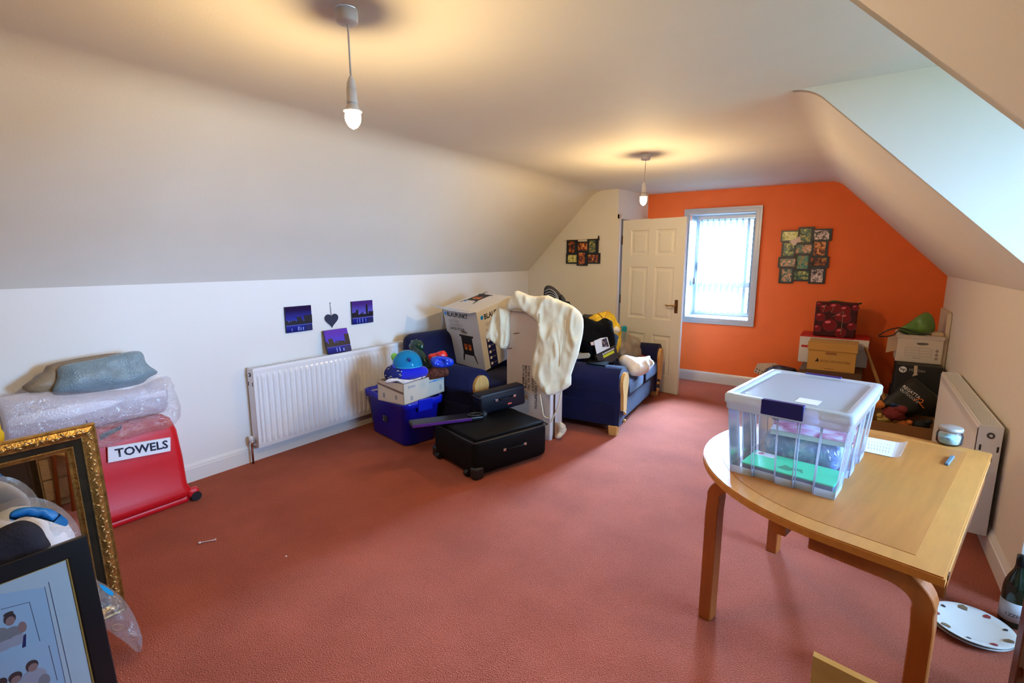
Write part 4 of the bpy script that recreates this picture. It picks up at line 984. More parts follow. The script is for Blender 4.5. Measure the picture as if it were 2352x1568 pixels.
# ---- stove box on the armchair
Kc = V((-2.91, 3.60, 1.045)); ea = V((-0.990, 0.133, 0.033)).normalized(); ec = V((-0.002, 0.235, -0.972)); ec = (ec - ea * ec.dot(ea)).normalized(); eb = ea.cross(ec)
if eb.y < 0: eb = -eb
LA, LB, LC = 0.49, 0.52, 0.60
white_box = M('box_white', (0.72, 0.70, 0.70), 0.55, var=0.02)
R = Matrix((-ea, eb, -ec)).transposed()      # local x: left to right along the front, y: back, z: up
Ko = Kc + ea * LA + ec * LC
t = thing('stove_box', 'white printed electric stove carton tilted on the blue armchair', 'box', Ko, rot=R)
b = BM(); bx(b, 0, LA, 0, LB, 0, LC, 0.002, 1); cb = obj('carton', b, white_box, t)
b = BM()
prism(b, [(-0.005, -0.002, LC + 0.001), (LA, -0.002, LC + 0.001), (LA - 0.03, -0.06, LC + 0.004), (0.20, -0.075, LC + 0.006), (-0.04, -0.12, LC + 0.06)], (0, 0, 0.004)); obj('top_flap', b, M('box_inside', (0.62, 0.60, 0.58), 0.75), t)
b = BM(); prism(b, [(-0.002, 0.0, LC - 0.02), (-0.002, LB * 0.2, LC - 0.02), (-0.11, 0.06, 0.12), (-0.12, -0.04, 0.12)], (-0.004, 0, 0)); obj('side_flap', b, M('box_inside', (0.62, 0.60, 0.58), 0.75), t)
X, Z, Y = V((1, 0, 0)), V((0, 0, 1)), V((0, 1, 0))
def stove_print(o, xd, yd, s, nm, full=True):
    o = V(o); xd = V(xd); yd = V(yd)
    decal('logo_dot', cb, o + xd * (0.058 * s) + yd * (-0.058 * s), xd, yd, [(inkc, ell(0, 0, 0.019 * s, 0.021 * s, 18))])
    txt('lettering', 'BLAUPUNKT', 0.072 * s, cb, o + xd * 0.085 * s - yd * 0.085 * s, xd, yd, ink, bold=0.0022 * s, sx=0.86)
    txt('lettering', 'ELECTRIC', 0.048 * s, cb, o + xd * 0.095 * s - yd * 0.155 * s, xd, yd, inkg, sx=0.9)
    if full: txt('lettering', 'LOG EFFECT', 0.048 * s, cb, o + xd * 0.095 * s - yd * 0.20 * s, xd, yd, inkg, sx=0.9)
    txt('lettering', 'LARGE STOVE', 0.046 * s, cb, o + xd * 0.095 * s - yd * (0.245 if full else 0.215) * s, xd, yd, ink, bold=0.0008, sx=0.86)
def stove_pic(o, xd, yd, s):
    iron = M('print_stove', (0.02, 0.015, 0.015), 0.6); fire = M('print_fire', (0.55, 0.10, 0.01), 0.6); glow = M('print_glow', (0.85, 0.35, 0.05), 0.6)
    q = lambda pts: [(x * s, y * s) for x, y in pts]
    decal('stove_picture', cb, o, xd, yd, [(iron, q([(-0.02, 0.36), (0.24, 0.36), (0.235, 0.335), (0.21, 0.33), (0.21, 0.09), (0.01, 0.09), (0.01, 0.33), (-0.015, 0.335)])), (iron, q([(0.0, 0.1), (0.03, 0.1), (0.0, 0.0), (-0.02, 0.0)])), (iron, q([(0.19, 0.1), (0.22, 0.1), (0.25, -0.01), (0.235, -0.01)])), (fire, q(rect(0.045, 0.10, 0.16, 0.24))), (fire, q(rect(0.12, 0.175, 0.16, 0.24))), (glow, q(rect(0.06, 0.085, 0.16, 0.19))), (glow, q(rect(0.135, 0.16, 0.16, 0.19)))])
stove_print((-0.02, 0, LC - 0.01), X, Z, 0.86, 'front'); stove_pic((0.20, 0, 0.06), X, Z, 0.78)
punch(cb, slot_cut(0.26, 0.365, 0.052, 0.019, 0.0, 0.05))
stove_print((LA, 0, LC - 0.015), Y, Z, 1.0, 'side', False)
pan = [(M('panel_navy', (0.006, 0.008, 0.09), 0.5), rect(0.07, 0.18, 0.0, 0.33))]
for i in range(5):
    pan.append((M('label_white', (0.85, 0.85, 0.9), 0.5), rect(0.085, 0.11, 0.27 - i * 0.06, 0.295 - i * 0.06))); pan.append((inkg, rect(0.12, 0.165, 0.28 - i * 0.06, 0.286 - i * 0.06)))
decal('feature_panel', cb, (LA, 0, 0.0), Y, Z, pan)
stove_print((0.03, LB * 0.15 + 0.12, LC), Y * 0.92 + X * 0.0, -X, 0.86, 'top', False)
stove_pic((0.05, LB - 0.32, LC), X, Y, 0.8)

# ---- tall carton with the garment bag
t = thing('tall_carton', 'tall narrow white cardboard carton with stencilled lettering standing by the sofa', 'box', (-2.285, 3.63, 0.0))
b = BM(); bx(b, -0.222, 0.228, -0.105, 0.105, 0.0, 1.105, 0.003); cb2 = obj('carton', b, M('carton_pale', (0.62, 0.53, 0.48), 0.75, var=0.06, vscale=3, bump=0.06, bscale=40), t)
b = BM(); bx(b, 0.2275, 0.2315, -0.05, -0.025, 0.0, 0.55); obj('strap', b, M('strap_brown', (0.07, 0.03, 0.012), 0.5), t)
b = BM(); bx(b, 0.2275, 0.2305, -0.095, -0.07, 0.0, 0.95); bx(b, 0.2275, 0.2305, -0.012, 0.0, 0.0, 0.95); obj('tape_strip', b, M('tape_white', (0.75, 0.74, 0.78), 0.4), t)['kind'] = 'stuff'
b = BM(); prism(b, [(-0.222, -0.1052, 0.42), (0.0, -0.1052, 0.36), (0.0, -0.1052, 0.325), (-0.222, -0.1052, 0.385)], (0, -0.001, 0)); obj('tape_band', b, M('tape_tan', (0.50, 0.30, 0.10), 0.4), t)
for i, (s_, x_, sz, z_) in enumerate((('GTN NUMBER', -0.055, 0.030, 0.63), ('MADE IN CHINA', -0.028, 0.030, 0.63), ('FTY REF NO. TRO', 0.0, 0.030, 0.63), ('PRINCE P', 0.040, 0.034, 0.54), ('PRODUCT DESCRIPTION', 0.072, 0.036, 0.63), ('TELE', 0.108, 0.038, 0.63))):
    txt('lettering', s_, sz, cb2, (x_, -0.105, z_), (0, 0, -1), (1, 0, 0), ink, sx=0.92, bold=0.0007)
for sx, sz, w_ in ((-0.12, 0.90, 0.04), (-0.19, 0.76, 0.03)): decal('stain', cb2, (sx, -0.105, sz), X, Z, [(M('stain_brown', (0.25, 0.14, 0.08), 0.9), ell(0, 0, w_, 0.006, 10, 0.2))])

cream = M('garment_cream', (0.78, 0.68, 0.46), 0.7, bump=0.12, bscale=30, var=0.05, vscale=10, sheen=0.2)
t = thing('garment_bag', 'cream cloth garment bag draped over the tall carton', 'garment bag', (-2.15, 3.5, 0.43))
G = lambda u, v, y: U(u, v, 'y', y)
b = BM(); pillow(b, PO(((1184, 674), (1191, 667), (1216, 678), (1236, 680), (1260, 678), (1279, 688), (1306, 697), (1330, 714), (1340, 734), (1339, 766), (1333, 793), (1328, 815), (1312, 861), (1312, 883), (1294, 896), (1270, 907), (1258, 906), (1243, 895), (1225, 868), (1222, 844), (1231, 795), (1237, 752), (1231, 735), (1216, 725), (1202, 713), (1180, 710), (1163, 709), (1172, 684)), 'y', 3.475, (0.15, -0.97, 0.15)), (0.15, -0.97, 0.15), 0.035, 0.035, 0.012, 0.045, amp=0.012, freq=7, seed=3, smooth=2, fold=0.026, ff=(7.5, 3.2)); obj('front_panel', b, cream, t, True)
b = BM(); pillow(b, PO(((1182, 681), (1178, 700), (1171, 725), (1171, 760), (1169, 788), (1160, 801), (1144, 796), (1131, 783), (1117, 776), (1124, 754), (1134, 723), (1152, 692), (1166, 682)), 'y', 3.50, (0.2, -0.9, 0.1)), (0.2, -0.9, 0.1), 0.03, 0.04, 0.011, 0.04, amp=0.008, freq=12, seed=5, smooth=2, fold=0.03, ff=(13, 2.5)); obj('hanging_flap', b, cream, t, True)
b = BM(); pillow(b, [(-2.46, 3.48, 1.105), (-2.30, 3.45, 1.105), (-2.12, 3.46, 1.105), (-2.00, 3.52, 1.105), (-2.01, 3.70, 1.105), (-2.15, 3.77, 1.105), (-2.35, 3.76, 1.105), (-2.48, 3.70, 1.105)], (0, 0, 1), 0.085, 0.004, 0.02, 0.07, amp=0.01, freq=12, seed=9, smooth=2, fold=0.02, ff=(9, 9)); obj('top_drape', b, cream, t, True)
b = BM(); pp_ = [G(u, v, 3.425) for u, v in ((1239, 720), (1237, 770), (1228, 825), (1223, 860), (1241, 886), (1265, 905), (1280, 870))]; tube(b, spline(pp_, 4, False), 0.0035, 6); obj('piping', b, M('piping_tan', (0.55, 0.42, 0.22), 0.7), t, True)
b = BM(); tube(b, spline([G(u, v, 3.42) for u, v in ((1298, 735), (1295, 780), (1287, 830), (1274, 880))], 4, False), 0.003, 6); obj('zip', b, M('piping_tan', (0.55, 0.42, 0.22), 0.7), t, True)
b = BM(); pillow(b, PO(((1242, 829), (1269, 832), (1266, 854), (1238, 851)), 'y', 3.425, (0.15, -0.97, 0.15)), (0.15, -0.97, 0.15), 0.012, 0.004, 0.02, 0.01, smooth=1); obj('clear_window', b, M_clear('window_vinyl', (0.55, 0.45, 0.33), 0.08, 0.5, bump=0.4, bscale=30), t, True)
b = BM()
for pts in (((1240, 905), (1245, 935), (1249, 955), (1258, 960), (1265, 955)), ((1290, 892), (1283, 930), (1272, 955), (1265, 970))):
    tube(b, spline([G(u, v, 3.47) for u, v in pts], 4, False), 0.006, 6)
obj('tie_strap', b, cream, t, True)['kind'] = 'stuff'
b = BM(); pillow(b, PO(((1284, 968), (1297, 975), (1300, 990), (1292, 1000), (1282, 1008), (1277, 1004), (1284, 990)), 'y', 3.60, (0.9, -0.4, 0.2)), (0.9, -0.4, 0.2), 0.02, 0.02, 0.01, 0.02, amp=0.015, freq=40)
single('torn_packing', b, M('packing_cream', (0.70, 0.58, 0.42), 0.8), 'torn cream packing paper at the foot of the tall carton', 'paper', G(1290, 1005, 3.60))

# ---- suitcases
leather = M('luggage_black', (0.0025, 0.0025, 0.003), 0.6, bump=0.2, bscale=300, spec=0.15)
metal = M('chrome', (0.7, 0.7, 0.7), 0.2, 1.0)
N0 = V((-2.086, 2.545, 0)); e1 = V((0.29, 0.957, 0)).normalized(); e2 = V((-0.957, 0.29, 0))
R = Matrix((e1, e2, V((0, 0, 1)))).transposed()
t = thing('suitcase', 'large black soft suitcase lying flat on the carpet', 'suitcase', N0, rot=R)
b = BM(); vs = bx(b, 0, 0.69, 0, 0.585, 0.015, 0.285, 0.05, 3)
obj('body', b, leather, t, smooth=True)
b = BM(); bx(b, 0.02, 0.67, 0.02, 0.565, 0.27, 0.30, 0.028, 3); obj('lid', b, leather, t, smooth=True)
b = BM(); tube(b, spline([(x, y, 0.272) for x, y in ((0.04, 0.0), (0.35, -0.004), (0.65, 0.0), (0.69, 0.04), (0.692, 0.3), (0.69, 0.54), (0.35, 0.588), (0.04, 0.585), (0.0, 0.3), (0.0, 0.04))], 4), 0.005, 6, True); obj('zip_piping', b, M('piping_black', (0.012, 0.011, 0.010), 0.4), t)
b = BM(); tube(b, [(0.27, -0.002, 0.17), (0.29, -0.028, 0.175), (0.42, -0.028, 0.175), (0.44, -0.002, 0.17)], 0.009, 8); hd = obj('handle', b, leather, t)
for x in (0.26, 0.45):
    b = BM(); box(b, (x, -0.006, 0.17), (0.03, 0.012, 0.02), None, 0.003); obj('handle_mount', b, metal, hd)
for x, y in ((0.035, 0.026), (0.035, 0.56), (0.655, 0.56)):
    b = BM(); box(b, (x, y, 0.045), (0.085, 0.07, 0.09), None, 0.02, 3); obj('corner_guard', b, M('rubber_black', (0.008, 0.008, 0.01), 0.5), t)
for y in (0.10, 0.50):
    b = BM(); cyl(b, (0.004, y - 0.02, 0.026), (0.004, y + 0.02, 0.026), 0.025, None, 14); obj('wheel', b, M('rubber_black', (0.008, 0.008, 0.01), 0.5), t)
# vanity case on top
d_ = V((0.40, 0.917, 0)).normalized(); n_ = V((-0.917, 0.40, 0)); R = Matrix((d_, n_, V((0, 0, 1)))).transposed() @ Matrix.Rotation(math.radians(-5), 3, 'Y')
t = thing('cabin_case', 'smaller navy-black cabin case lying on the large black suitcase', 'suitcase', (-2.375, 2.985, 0.30), rot=R)
nb_ = M('luggage_navy', (0.003, 0.004, 0.010), 0.4, bump=0.12, bscale=200, spec=0.3)
b = BM(); bx(b, 0, 0.43, 0, 0.12, 0.0, 0.175, 0.022, 3); obj('shell', b, nb_, t, smooth=True)
b = BM(); bx(b, -0.004, 0.434, -0.005, 0.12, 0.142, 0.153, 0.003); obj('rim', b, M('rim_black', (0.01, 0.01, 0.012), 0.25), t)
b = BM(); tube(b, [(0.17, -0.004, 0.10), (0.18, -0.022, 0.102), (0.29, -0.022, 0.102), (0.30, -0.004, 0.10)], 0.007, 8); hd = obj('handle', b, nb_, t)
for x in (0.15, 0.32):
    b = BM(); box(b, (x, -0.004, 0.10), (0.028, 0.012, 0.022), None, 0.003); obj('lock', b, metal, t)
b = BM(); box(b, (0.27, -0.002, 0.045), (0.035, 0.004, 0.012)); obj('red_tag', b, M('tag_red', (0.75, 0.10, 0.06), 0.5), t)
b = BM(); cyl(b, (0.025, -0.005, 0.02), (0.025, -0.02, 0.02), 0.024, None, 18); w_ = obj('wheel', b, M('rubber_black', (0.008, 0.008, 0.01), 0.5), t)
b = BM(); cyl(b, (0.025, -0.02, 0.02), (0.025, -0.023, 0.02), 0.011, None, 12); obj('hub', b, metal, w_)
# flat tray with a painted purple reflection, resting on the suitcase and the tub
p0 = V((-2.60, 2.455, 0.335)); p1 = V((-2.30, 2.93, 0.332)); d_ = (p1 - p0).normalized(); n_ = V((-d_.y, d_.x, 0)).normalized(); u_ = d_.cross(n_)
R = Matrix((d_, n_, u_)).transposed()
t = thing('flat_case', 'slim black case with a purple reflection painted on its edge propped on the large suitcase', 'case', p0, rot=R)
b = BM(); bx(b, 0, 0.56, 0, 0.13, -0.032, 0.0, 0.008); obj('case', b, M('case_black', (0.006, 0.005, 0.01), 0.3), t)
b = BM(); bx(b, 0.004, 0.46, -0.003, 0.004, -0.024, -0.002, 0.002); obj('edge_strip', b, M('edge_reflection', (0.09, 0.015, 0.22), 0.35), t)  # purple stands for light reflected along the black edge
b = BM(); c = V((0.50, 0.03, 0.012)); tube(b, [c + V((0.055 * math.cos(a), 0.035 * math.sin(a), 0)) for a in [2 * PI * i / 20 for i in range(20)]], 0.008, 8, True); obj('grip_ring', b, M('ring_black', (0.01, 0.01, 0.012), 0.15), t)

# ================================================================== HEAP ON THE SOFA
S = lambda u, v, y=4.6: U(u, v, 'y', y)
NS_ = V((0.85, -0.48, 0.20)).normalized()          # lying back against the sofa cushions
SX = lambda px, x, n=None: PO(px, 'x', x, n or NS_)
blackc = M('cloth_black', (0.0025, 0.0025, 0.003), 0.9, bump=0.3, bscale=120, spec=0.1)
mid = lambda q: sum((V(p) for p in q), V()) / len(q)
def low(q): return V((mid(q).x, mid(q).y, min(V(p).z for p in q)))
q = SX(((1325, 790), (1322, 760), (1335, 728), (1360, 735), (1372, 738), (1388, 730), (1400, 736), (1404, 758), (1417, 772), (1412, 795), (1408, 830), (1395, 852), (1360, 846), (1345, 822)), -1.99)
b = BM(); pillow(b, q, NS_, 0.09, 0.05, 0.03, 0.10, amp=0.02, freq=9, seed=2, fold=0.01)
single('holdall', b, blackc, 'slumped black cloth holdall in the middle of the sofa heap', 'bag', low(q))
q = SX(((1334, 752), (1338, 724), (1352, 722), (1372, 724), (1378, 740), (1360, 760)), -2.20)
b = BM(); pillow(b, q, NS_, 0.05, 0.04, 0.03, 0.05, amp=0.01)
single('grey_cushion', b, M('cloth_charcoal', (0.02, 0.02, 0.022), 0.9, bump=0.3, bscale=150), 'charcoal cushion wedged behind the black holdall', 'cushion', low(q))
q = SX(((1347, 733), (1365, 722), (1385, 716), (1399, 714), (1410, 725), (1418, 740), (1426, 754), (1424, 800), (1405, 825), (1380, 815), (1360, 742)), -2.07)
t = thing('shopping_bag', 'yellow and orange printed shopping bag standing on the sofa against the door', 'bag', low(q))
yel = M('bag_print_yellow', (0.80, 0.46, 0.02), 0.45, var=0.5, vscale=9, bump=0.1, bscale=30)
b = BM(); pillow(b, q, NS_, 0.035, 0.02, 0.025, 0.04, amp=0.012, freq=14, seed=4, smooth=2); obj('body', b, yel, t, True)
b = BM(); tube(b, spline(SX(((1373, 718), (1380, 725), (1388, 732), (1392, 722), (1397, 714)), -2.03), 4, False), 0.007, 6); obj('handle', b, M('bag_handle_orange', (0.55, 0.25, 0.02), 0.5), t, True)
bq = U(1414, 757, 'x', -2.00)
b = BM(); blob(b, bq, (0.045, 0.04, 0.038), 0.06, 2, 1, 3)
single('white_ball', b, M('ball_white', (0.80, 0.78, 0.72), 0.5), 'round white ball lying beside the yellow shopping bag', 'ball', bq - V((0, 0, 0.038)))
q = SX(((1425, 753), (1433, 748), (1439, 749), (1439, 760), (1436, 778), (1428, 778)), -2.02)
b = BM(); pillow(b, q, NS_, 0.02, 0.02, 0.012, 0.02)
single('teal_toy', b, M('plastic_teal', (0.0, 0.22, 0.30), 0.35), 'small teal plastic toy poking out of the clear bag', 'toy', low(q))
q = SX(((1412, 768), (1420, 758), (1435, 762), (1455, 772), (1466, 780), (1468, 818), (1450, 828), (1420, 826), (1413, 795)), -1.99)
t = thing('clear_bag', 'clear plastic bag of odds and ends beside the far sofa arm', 'bag', low(q))
b = BM(); pillow(b, q, NS_, 0.05, 0.04, 0.02, 0.04, amp=0.012, freq=16, seed=5, smooth=1, fold=0.02, ff=(16, 12)); obj('film', b, M_clear('bag_film_grey', (0.75, 0.70, 0.62), 0.2, 0.42, bump=0.6, bscale=20, gloss=0.06), t, True)
b = BM(); pillow(b, SX(((1420, 788), (1435, 780), (1448, 792), (1455, 814), (1425, 816)), -1.99), NS_, 0.035, 0.03, 0.025, 0.05, amp=0.015, freq=20); obj('contents', b, M('cloth_tan', (0.45, 0.34, 0.26), 0.8, var=0.3, vscale=15), t, True)
q = SX(((1371, 813), (1364, 783), (1380, 776), (1395, 774), (1401, 798)), -1.895)
t = thing('leaflet', 'pale leaflet with a dark photograph leaning on the black holdall', 'leaflet', low(q))
b = BM(); prism(b, q, NS_ * -0.004); obj('sheet', b, M('leaflet_pale', (0.72, 0.74, 0.76), 0.4), t, True)
b = BM(); prism(b, [UPL(u, v, q[0] + NS_ * 0.002, NS_) for u, v in ((1384, 797), (1382, 780), (1393, 775), (1399, 796))], NS_ * -0.0015); obj('photo_print', b, M_photo('leaflet_photo', [(20, 18, 25), (60, 60, 80), (150, 120, 110), (190, 190, 200)], 30, 3), t, True)
b = BM(); prism(b, [UPL(u, v, q[0] - NS_ * 0.006, NS_) for u, v in ((1356, 786), (1366, 784), (1366, 792), (1358, 793))], NS_ * -0.003); obj('tag', b, M('leaflet_tag', (0.55, 0.45, 0.42), 0.5), t, True)
K = SX(((1369, 816), (1415, 793), (1420, 820), (1406, 832), (1375, 830)), -1.845)
t = thing('dark_carton', 'dark brown carton with yellow lettering in front of the leaflet', 'box', low(K))
b = BM(); prism(b, K, NS_ * -0.04); obj('carton', b, M('carton_dark', (0.022, 0.012, 0.008), 0.6), t, True)
xd = (K[1] - K[0]).normalized(); yd = NS_.cross(xd).normalized()
ye = M('ink_yellow', (0.65, 0.62, 0.01), 0.5); wh = M('ink_white', (0.75, 0.72, 0.68), 0.5)
Lw = (K[1] - K[0]).length
sh = [(ye, rect(Lw * 0.28 + i * Lw * 0.06, Lw * 0.33 + i * Lw * 0.06, -0.055, -0.030)) for i in range(9)] + [(wh, rect(Lw * 0.37 + i * Lw * 0.055, Lw * 0.41 + i * Lw * 0.055, -0.024, -0.012)) for i in range(9)] + [(wh, ell(Lw * 0.31, -0.018, 0.008, 0.008, 8))]
decal('print_marks', t, K[0], xd, yd, sh, 0.0015, True)['kind'] = 'stuff'
# on the near arm
q = [U(u, v, 'y', 4.07) for u, v in ((1322, 812), (1350, 812), (1353, 817), (1352, 822), (1325, 824))]
b = BM(); prism(b, q, (-0.02, 0.09, 0)); single('slim_box', b, M('card_cream', (0.66, 0.56, 0.40), 0.7), 'slim cream box lying on the near sofa arm', 'box', low(q))
q = [U(u, v, 'z', 0.608) for u, v in ((1350, 824), (1374, 827), (1398, 834), (1390, 842), (1348, 836))]
b = BM(); prism(b, q, (0, 0, 0.012)); single('black_folder', b, blackc, 'thin black folder lying beside the slim cream box', 'folder', low(q))
# on the seat
q = [U(u, v, 'z', 0.478) for u, v in ((1450, 812), (1481, 812), (1489, 818), (1480, 826), (1448, 824))]
t = thing('magazine', 'black and red magazine lying behind the white pillow', 'magazine', low(q))
b = BM(); prism(b, q, V((0, 0, 0.014))); obj('cover', b, M_photo('magazine_cover', [(5, 5, 5), (10, 8, 8), (170, 30, 12), (235, 200, 180)], 14, 6), t, True)
npl = V((0.50, -0.35, 0.79)).normalized()
q = PO(((1421, 831), (1426, 818), (1440, 821), (1480, 822), (1490, 817), (1495, 831), (1503, 834), (1495, 846), (1487, 855), (1474, 862), (1461, 863), (1449, 862), (1443, 850), (1432, 840)), 'z', 0.515, npl)
b = BM(); pillow(b, q, npl, 0.055, 0.045, 0.018, 0.08, amp=0.008, freq=9, seed=4, smooth=2, fold=0.010, ff=(9, 9))
single('pillow', b, M('pillow_white', (0.82, 0.79, 0.76), 0.8, bump=0.1, bscale=40), 'plump white pillow hanging over the front of the sofa seat', 'pillow', low(q))
b = BM(); blob(b, (-2.33, 4.14, 1.02), (0.13, 0.12, 0.14), 0.25, 2.5, 6, 3, flat=0.125)
single('black_coat', b, blackc, 'bundled black coat heaped on the sofa back behind the garment bag', 'coat', (-2.33, 4.14, 0.895))
# striped slipper on the pile behind the garment bag
NSL = V((0.3, -0.93, 0.2))
t = thing('striped_slipper', 'black and white striped slipper sticking up behind the garment bag', 'slipper', S(1272, 694, 4.02))
b = BM(); pillow(b, PO(((1249, 670), (1251, 660), (1258, 655), (1270, 658), (1282, 668), (1292, 682), (1297, 700), (1270, 720), (1250, 695)), 'y', 4.02, NSL), NSL, 0.03, 0.03, 0.015, 0.03, smooth=3); obj('sole', b, M('slipper_black', (0.006, 0.006, 0.007), 0.7), t, True)
for k in range(3):
    b = BM(); tube(b, spline([S(u, v, 3.975) for u, v in ((1252, 668 + k * 7), (1262, 664 + k * 6), (1275, 672 + k * 5), (1284 - k * 2, 690))], 4, False), 0.004, 6); obj('stripe', b, M('slipper_grey', (0.30, 0.29, 0.28), 0.7), t, True)
b = BM(); pillow(b, PO(((1285, 682), (1290, 676), (1299, 688), (1298, 700), (1288, 698)), 'y', 4.02, NSL), NSL, 0.02, 0.02, 0.012, 0.02); obj('bow', b, M('slipper_black', (0.006, 0.006, 0.007), 0.7), t, True)

# ================================================================== FAR RIGHT CORNER
F = lambda u, v, y: U(u, v, 'y', y)
kraft = M('kraft', (0.52, 0.27, 0.055), 0.8, var=0.04, vscale=5)
def carton(name, label, x0, x1, y0, y1, z0, z1, mat, rz=0.0, rng=None):
    t = thing(name, label, 'box', ((x0 + x1) / 2, (y0 + y1) / 2, z0), rz)
    w, d, h = x1 - x0, y1 - y0, z1 - z0
    b = BM(); bx(b, -w / 2, w / 2, -d / 2, d / 2, 0, h, 0.003, 1); c = obj('carton', b, mat, t)
    return t, c, w, d, h
# plinth cartons that carry the stack (mostly hidden by the table box)
carton('storage_carton', 'dark brown carton on the floor under the printed kraft archive box', -0.42, 0.10, 5.66, 6.20, 0.0, 0.455, M('carton_umber', (0.10, 0.045, 0.018), 0.8, var=0.1))
t, c, w, d, h = carton('archive_box', 'kraft archive box with a mountain logo below the red printer box', -0.358, 0.038, 5.68, 5.975, 0.456, 0.725, kraft)
b = BM(); bx(b, -w / 2 - 0.008, w / 2 + 0.008, -d / 2 - 0.008, d / 2 + 0.008, h - 0.072, h + 0.006, 0.003, 1); ld = obj('lid', b, kraft, t)
for fx in (-0.025, 0.028): punch(ld, slot_cut(fx, h - 0.03, 0.006, 0.006, -d / 2 - 0.008, 0.012, 10))
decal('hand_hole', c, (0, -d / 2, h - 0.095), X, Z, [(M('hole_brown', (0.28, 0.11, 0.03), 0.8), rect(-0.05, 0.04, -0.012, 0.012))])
decal('mountain_logo', c, (-0.10, -d / 2, 0.085), X, Z, [(ink, [(-0.035, 0), (0.0, 0.0), (-0.012, 0.038)])])
txt('lettering', 'IRON MOUNTAIN', 0.033, c, (-0.09, -d / 2, 0.085), X, Z, M('ink_brown', (0.12, 0.05, 0.02), 0.7), sx=0.92)
decal('small_print', c, (0, -d / 2, 0.02), X, Z, [(M('ink_brown', (0.12, 0.05, 0.02), 0.7), rect(-0.05, 0.03, 0, 0.004)), (M('ink_brown', (0.12, 0.05, 0.02), 0.7), rect(0.09, 0.17, h - 0.05, h - 0.046))])['kind'] = 'stuff'
# red and white box behind / on top
t, c, w, d, h = carton('printer_box', 'wide red and white box under the cherry shopping bag', -0.470, 0.132, 6.05, 6.44, 0.456, 0.735, M('box_white', (0.72, 0.70, 0.70), 0.55, var=0.02))
b = BM(); bx(b, -w / 2 - 0.002, w / 2 + 0.002, -d / 2 - 0.002, d / 2, h - 0.004, h + 0.006); obj('red_top', b, M('box_red', (0.50, 0.012, 0.008), 0.5), t)
decal('red_band', c, (-w / 2, -d / 2, 0.04), X, Z, [(M('box_red', (0.50, 0.012, 0.008), 0.5), rect(0.02, 0.20, 0.12, 0.145))])
b = BM(); prism(b, [(w / 2 - 0.13, -d / 2 - 0.002, h), (w / 2, -d / 2 - 0.002, h), (w / 2 - 0.01, -d / 2 - 0.06, h - 0.09), (w / 2 - 0.10, -d / 2 - 0.02, h - 0.10)], (0, 0.003, 0)); obj('loose_flap', b, M('flap_white', (0.62, 0.58, 0.54), 0.6), t)
# cherry bag
t = thing('cherry_bag', 'shopping bag printed with big red cherries on the red box', 'bag', (-0.17, 6.2, 0.741))
b = BM(); bx(b, -0.19, 0.18, -0.10, 0.09, 0, 0.355, 0.012, 2)
for v in b.verts:
    if v.co.z > 0.2: v.co.y *= 0.75
bd = obj('body', b, M('bag_crimson', (0.05, 0.002, 0.002), 0.4, spec=0.2), t)
ch = M('print_cherry', (0.16, 0.003, 0.004), 0.4, spec=0.2); chh = M('print_cherry_light', (0.62, 0.09, 0.10), 0.4, spec=0.2); st = M('print_stalk', (0.16, 0.20, 0.08), 0.5); dkr = M('print_deep_red', (0.05, 0.002, 0.003), 0.35)
sh = []
for x, z, r in ((-0.11, 0.29, 0.042), (-0.14, 0.20, 0.045), (-0.02, 0.30, 0.055), (0.07, 0.28, 0.05), (0.155, 0.31, 0.03), (-0.05, 0.12, 0.065), (0.03, 0.21, 0.045), (0.08, 0.20, 0.05), (-0.155, 0.08, 0.035), (0.14, 0.12, 0.04), (0.05, 0.05, 0.05), (-0.16, 0.33, 0.025)):
    sh.append((dkr, ell(x + 0.004, z - 0.004, r * 1.06, r * 1.06))); sh.append((ch, ell(x, z, r, r))); sh.append((chh, ell(x - r * 0.25, z + r * 0.45, r * 0.42, r * 0.22, 10, 0.2)))
for p, q in (((0.06, 0.26), (0.055, 0.03)), ((0.06, 0.27), (-0.04, 0.20)), ((-0.03, 0.31), (-0.045, 0.25)), ((-0.10, 0.33), (-0.12, 0.25))): sh.append((st, [(p[0] - 0.002, p[1]), (p[0] + 0.002, p[1]), (q[0] + 0.002, q[1]), (q[0] - 0.002, q[1])]))
R_ = V((0, 0.02, 0.35)).normalized()
decal('cherry_print', bd, (0, -0.1012, 0.002), X, R_, [(m_, [(x, min(z, 0.345)) for x, z in p]) for m_, p in sh], 0.002)
b = BM(); pillow(b, [(-0.06, 0, 0.33), (-0.07, 0, 0.365), (-0.02, 0, 0.372), (0.06, 0, 0.362), (0.15, 0, 0.352), (0.20, 0, 0.362), (0.205, 0, 0.345), (0.16, 0, 0.335), (0.05, 0, 0.34)], (0, -1, 0.3), 0.03, 0.04, 0.018, 0.02, amp=0.01, freq=20); obj('contents', b, M('cloth_green', (0.015, 0.05, 0.015), 0.8), t)
# stick leaning on the loose flap of the red box
p = F(1988, 798, 5.99); q = F(2042, 945, 5.52); dd = (q - p); b = BM(); box(b, (p + q) / 2, (0.022, 0.022, dd.length), dd.to_track_quat('Z', 'Y').to_matrix(), 0.002)
single('leaning_stick', b, M('wood_tan', (0.36, 0.17, 0.05), 0.6), 'flat tan wooden stick leaning against the red and white box', 'stick', q)
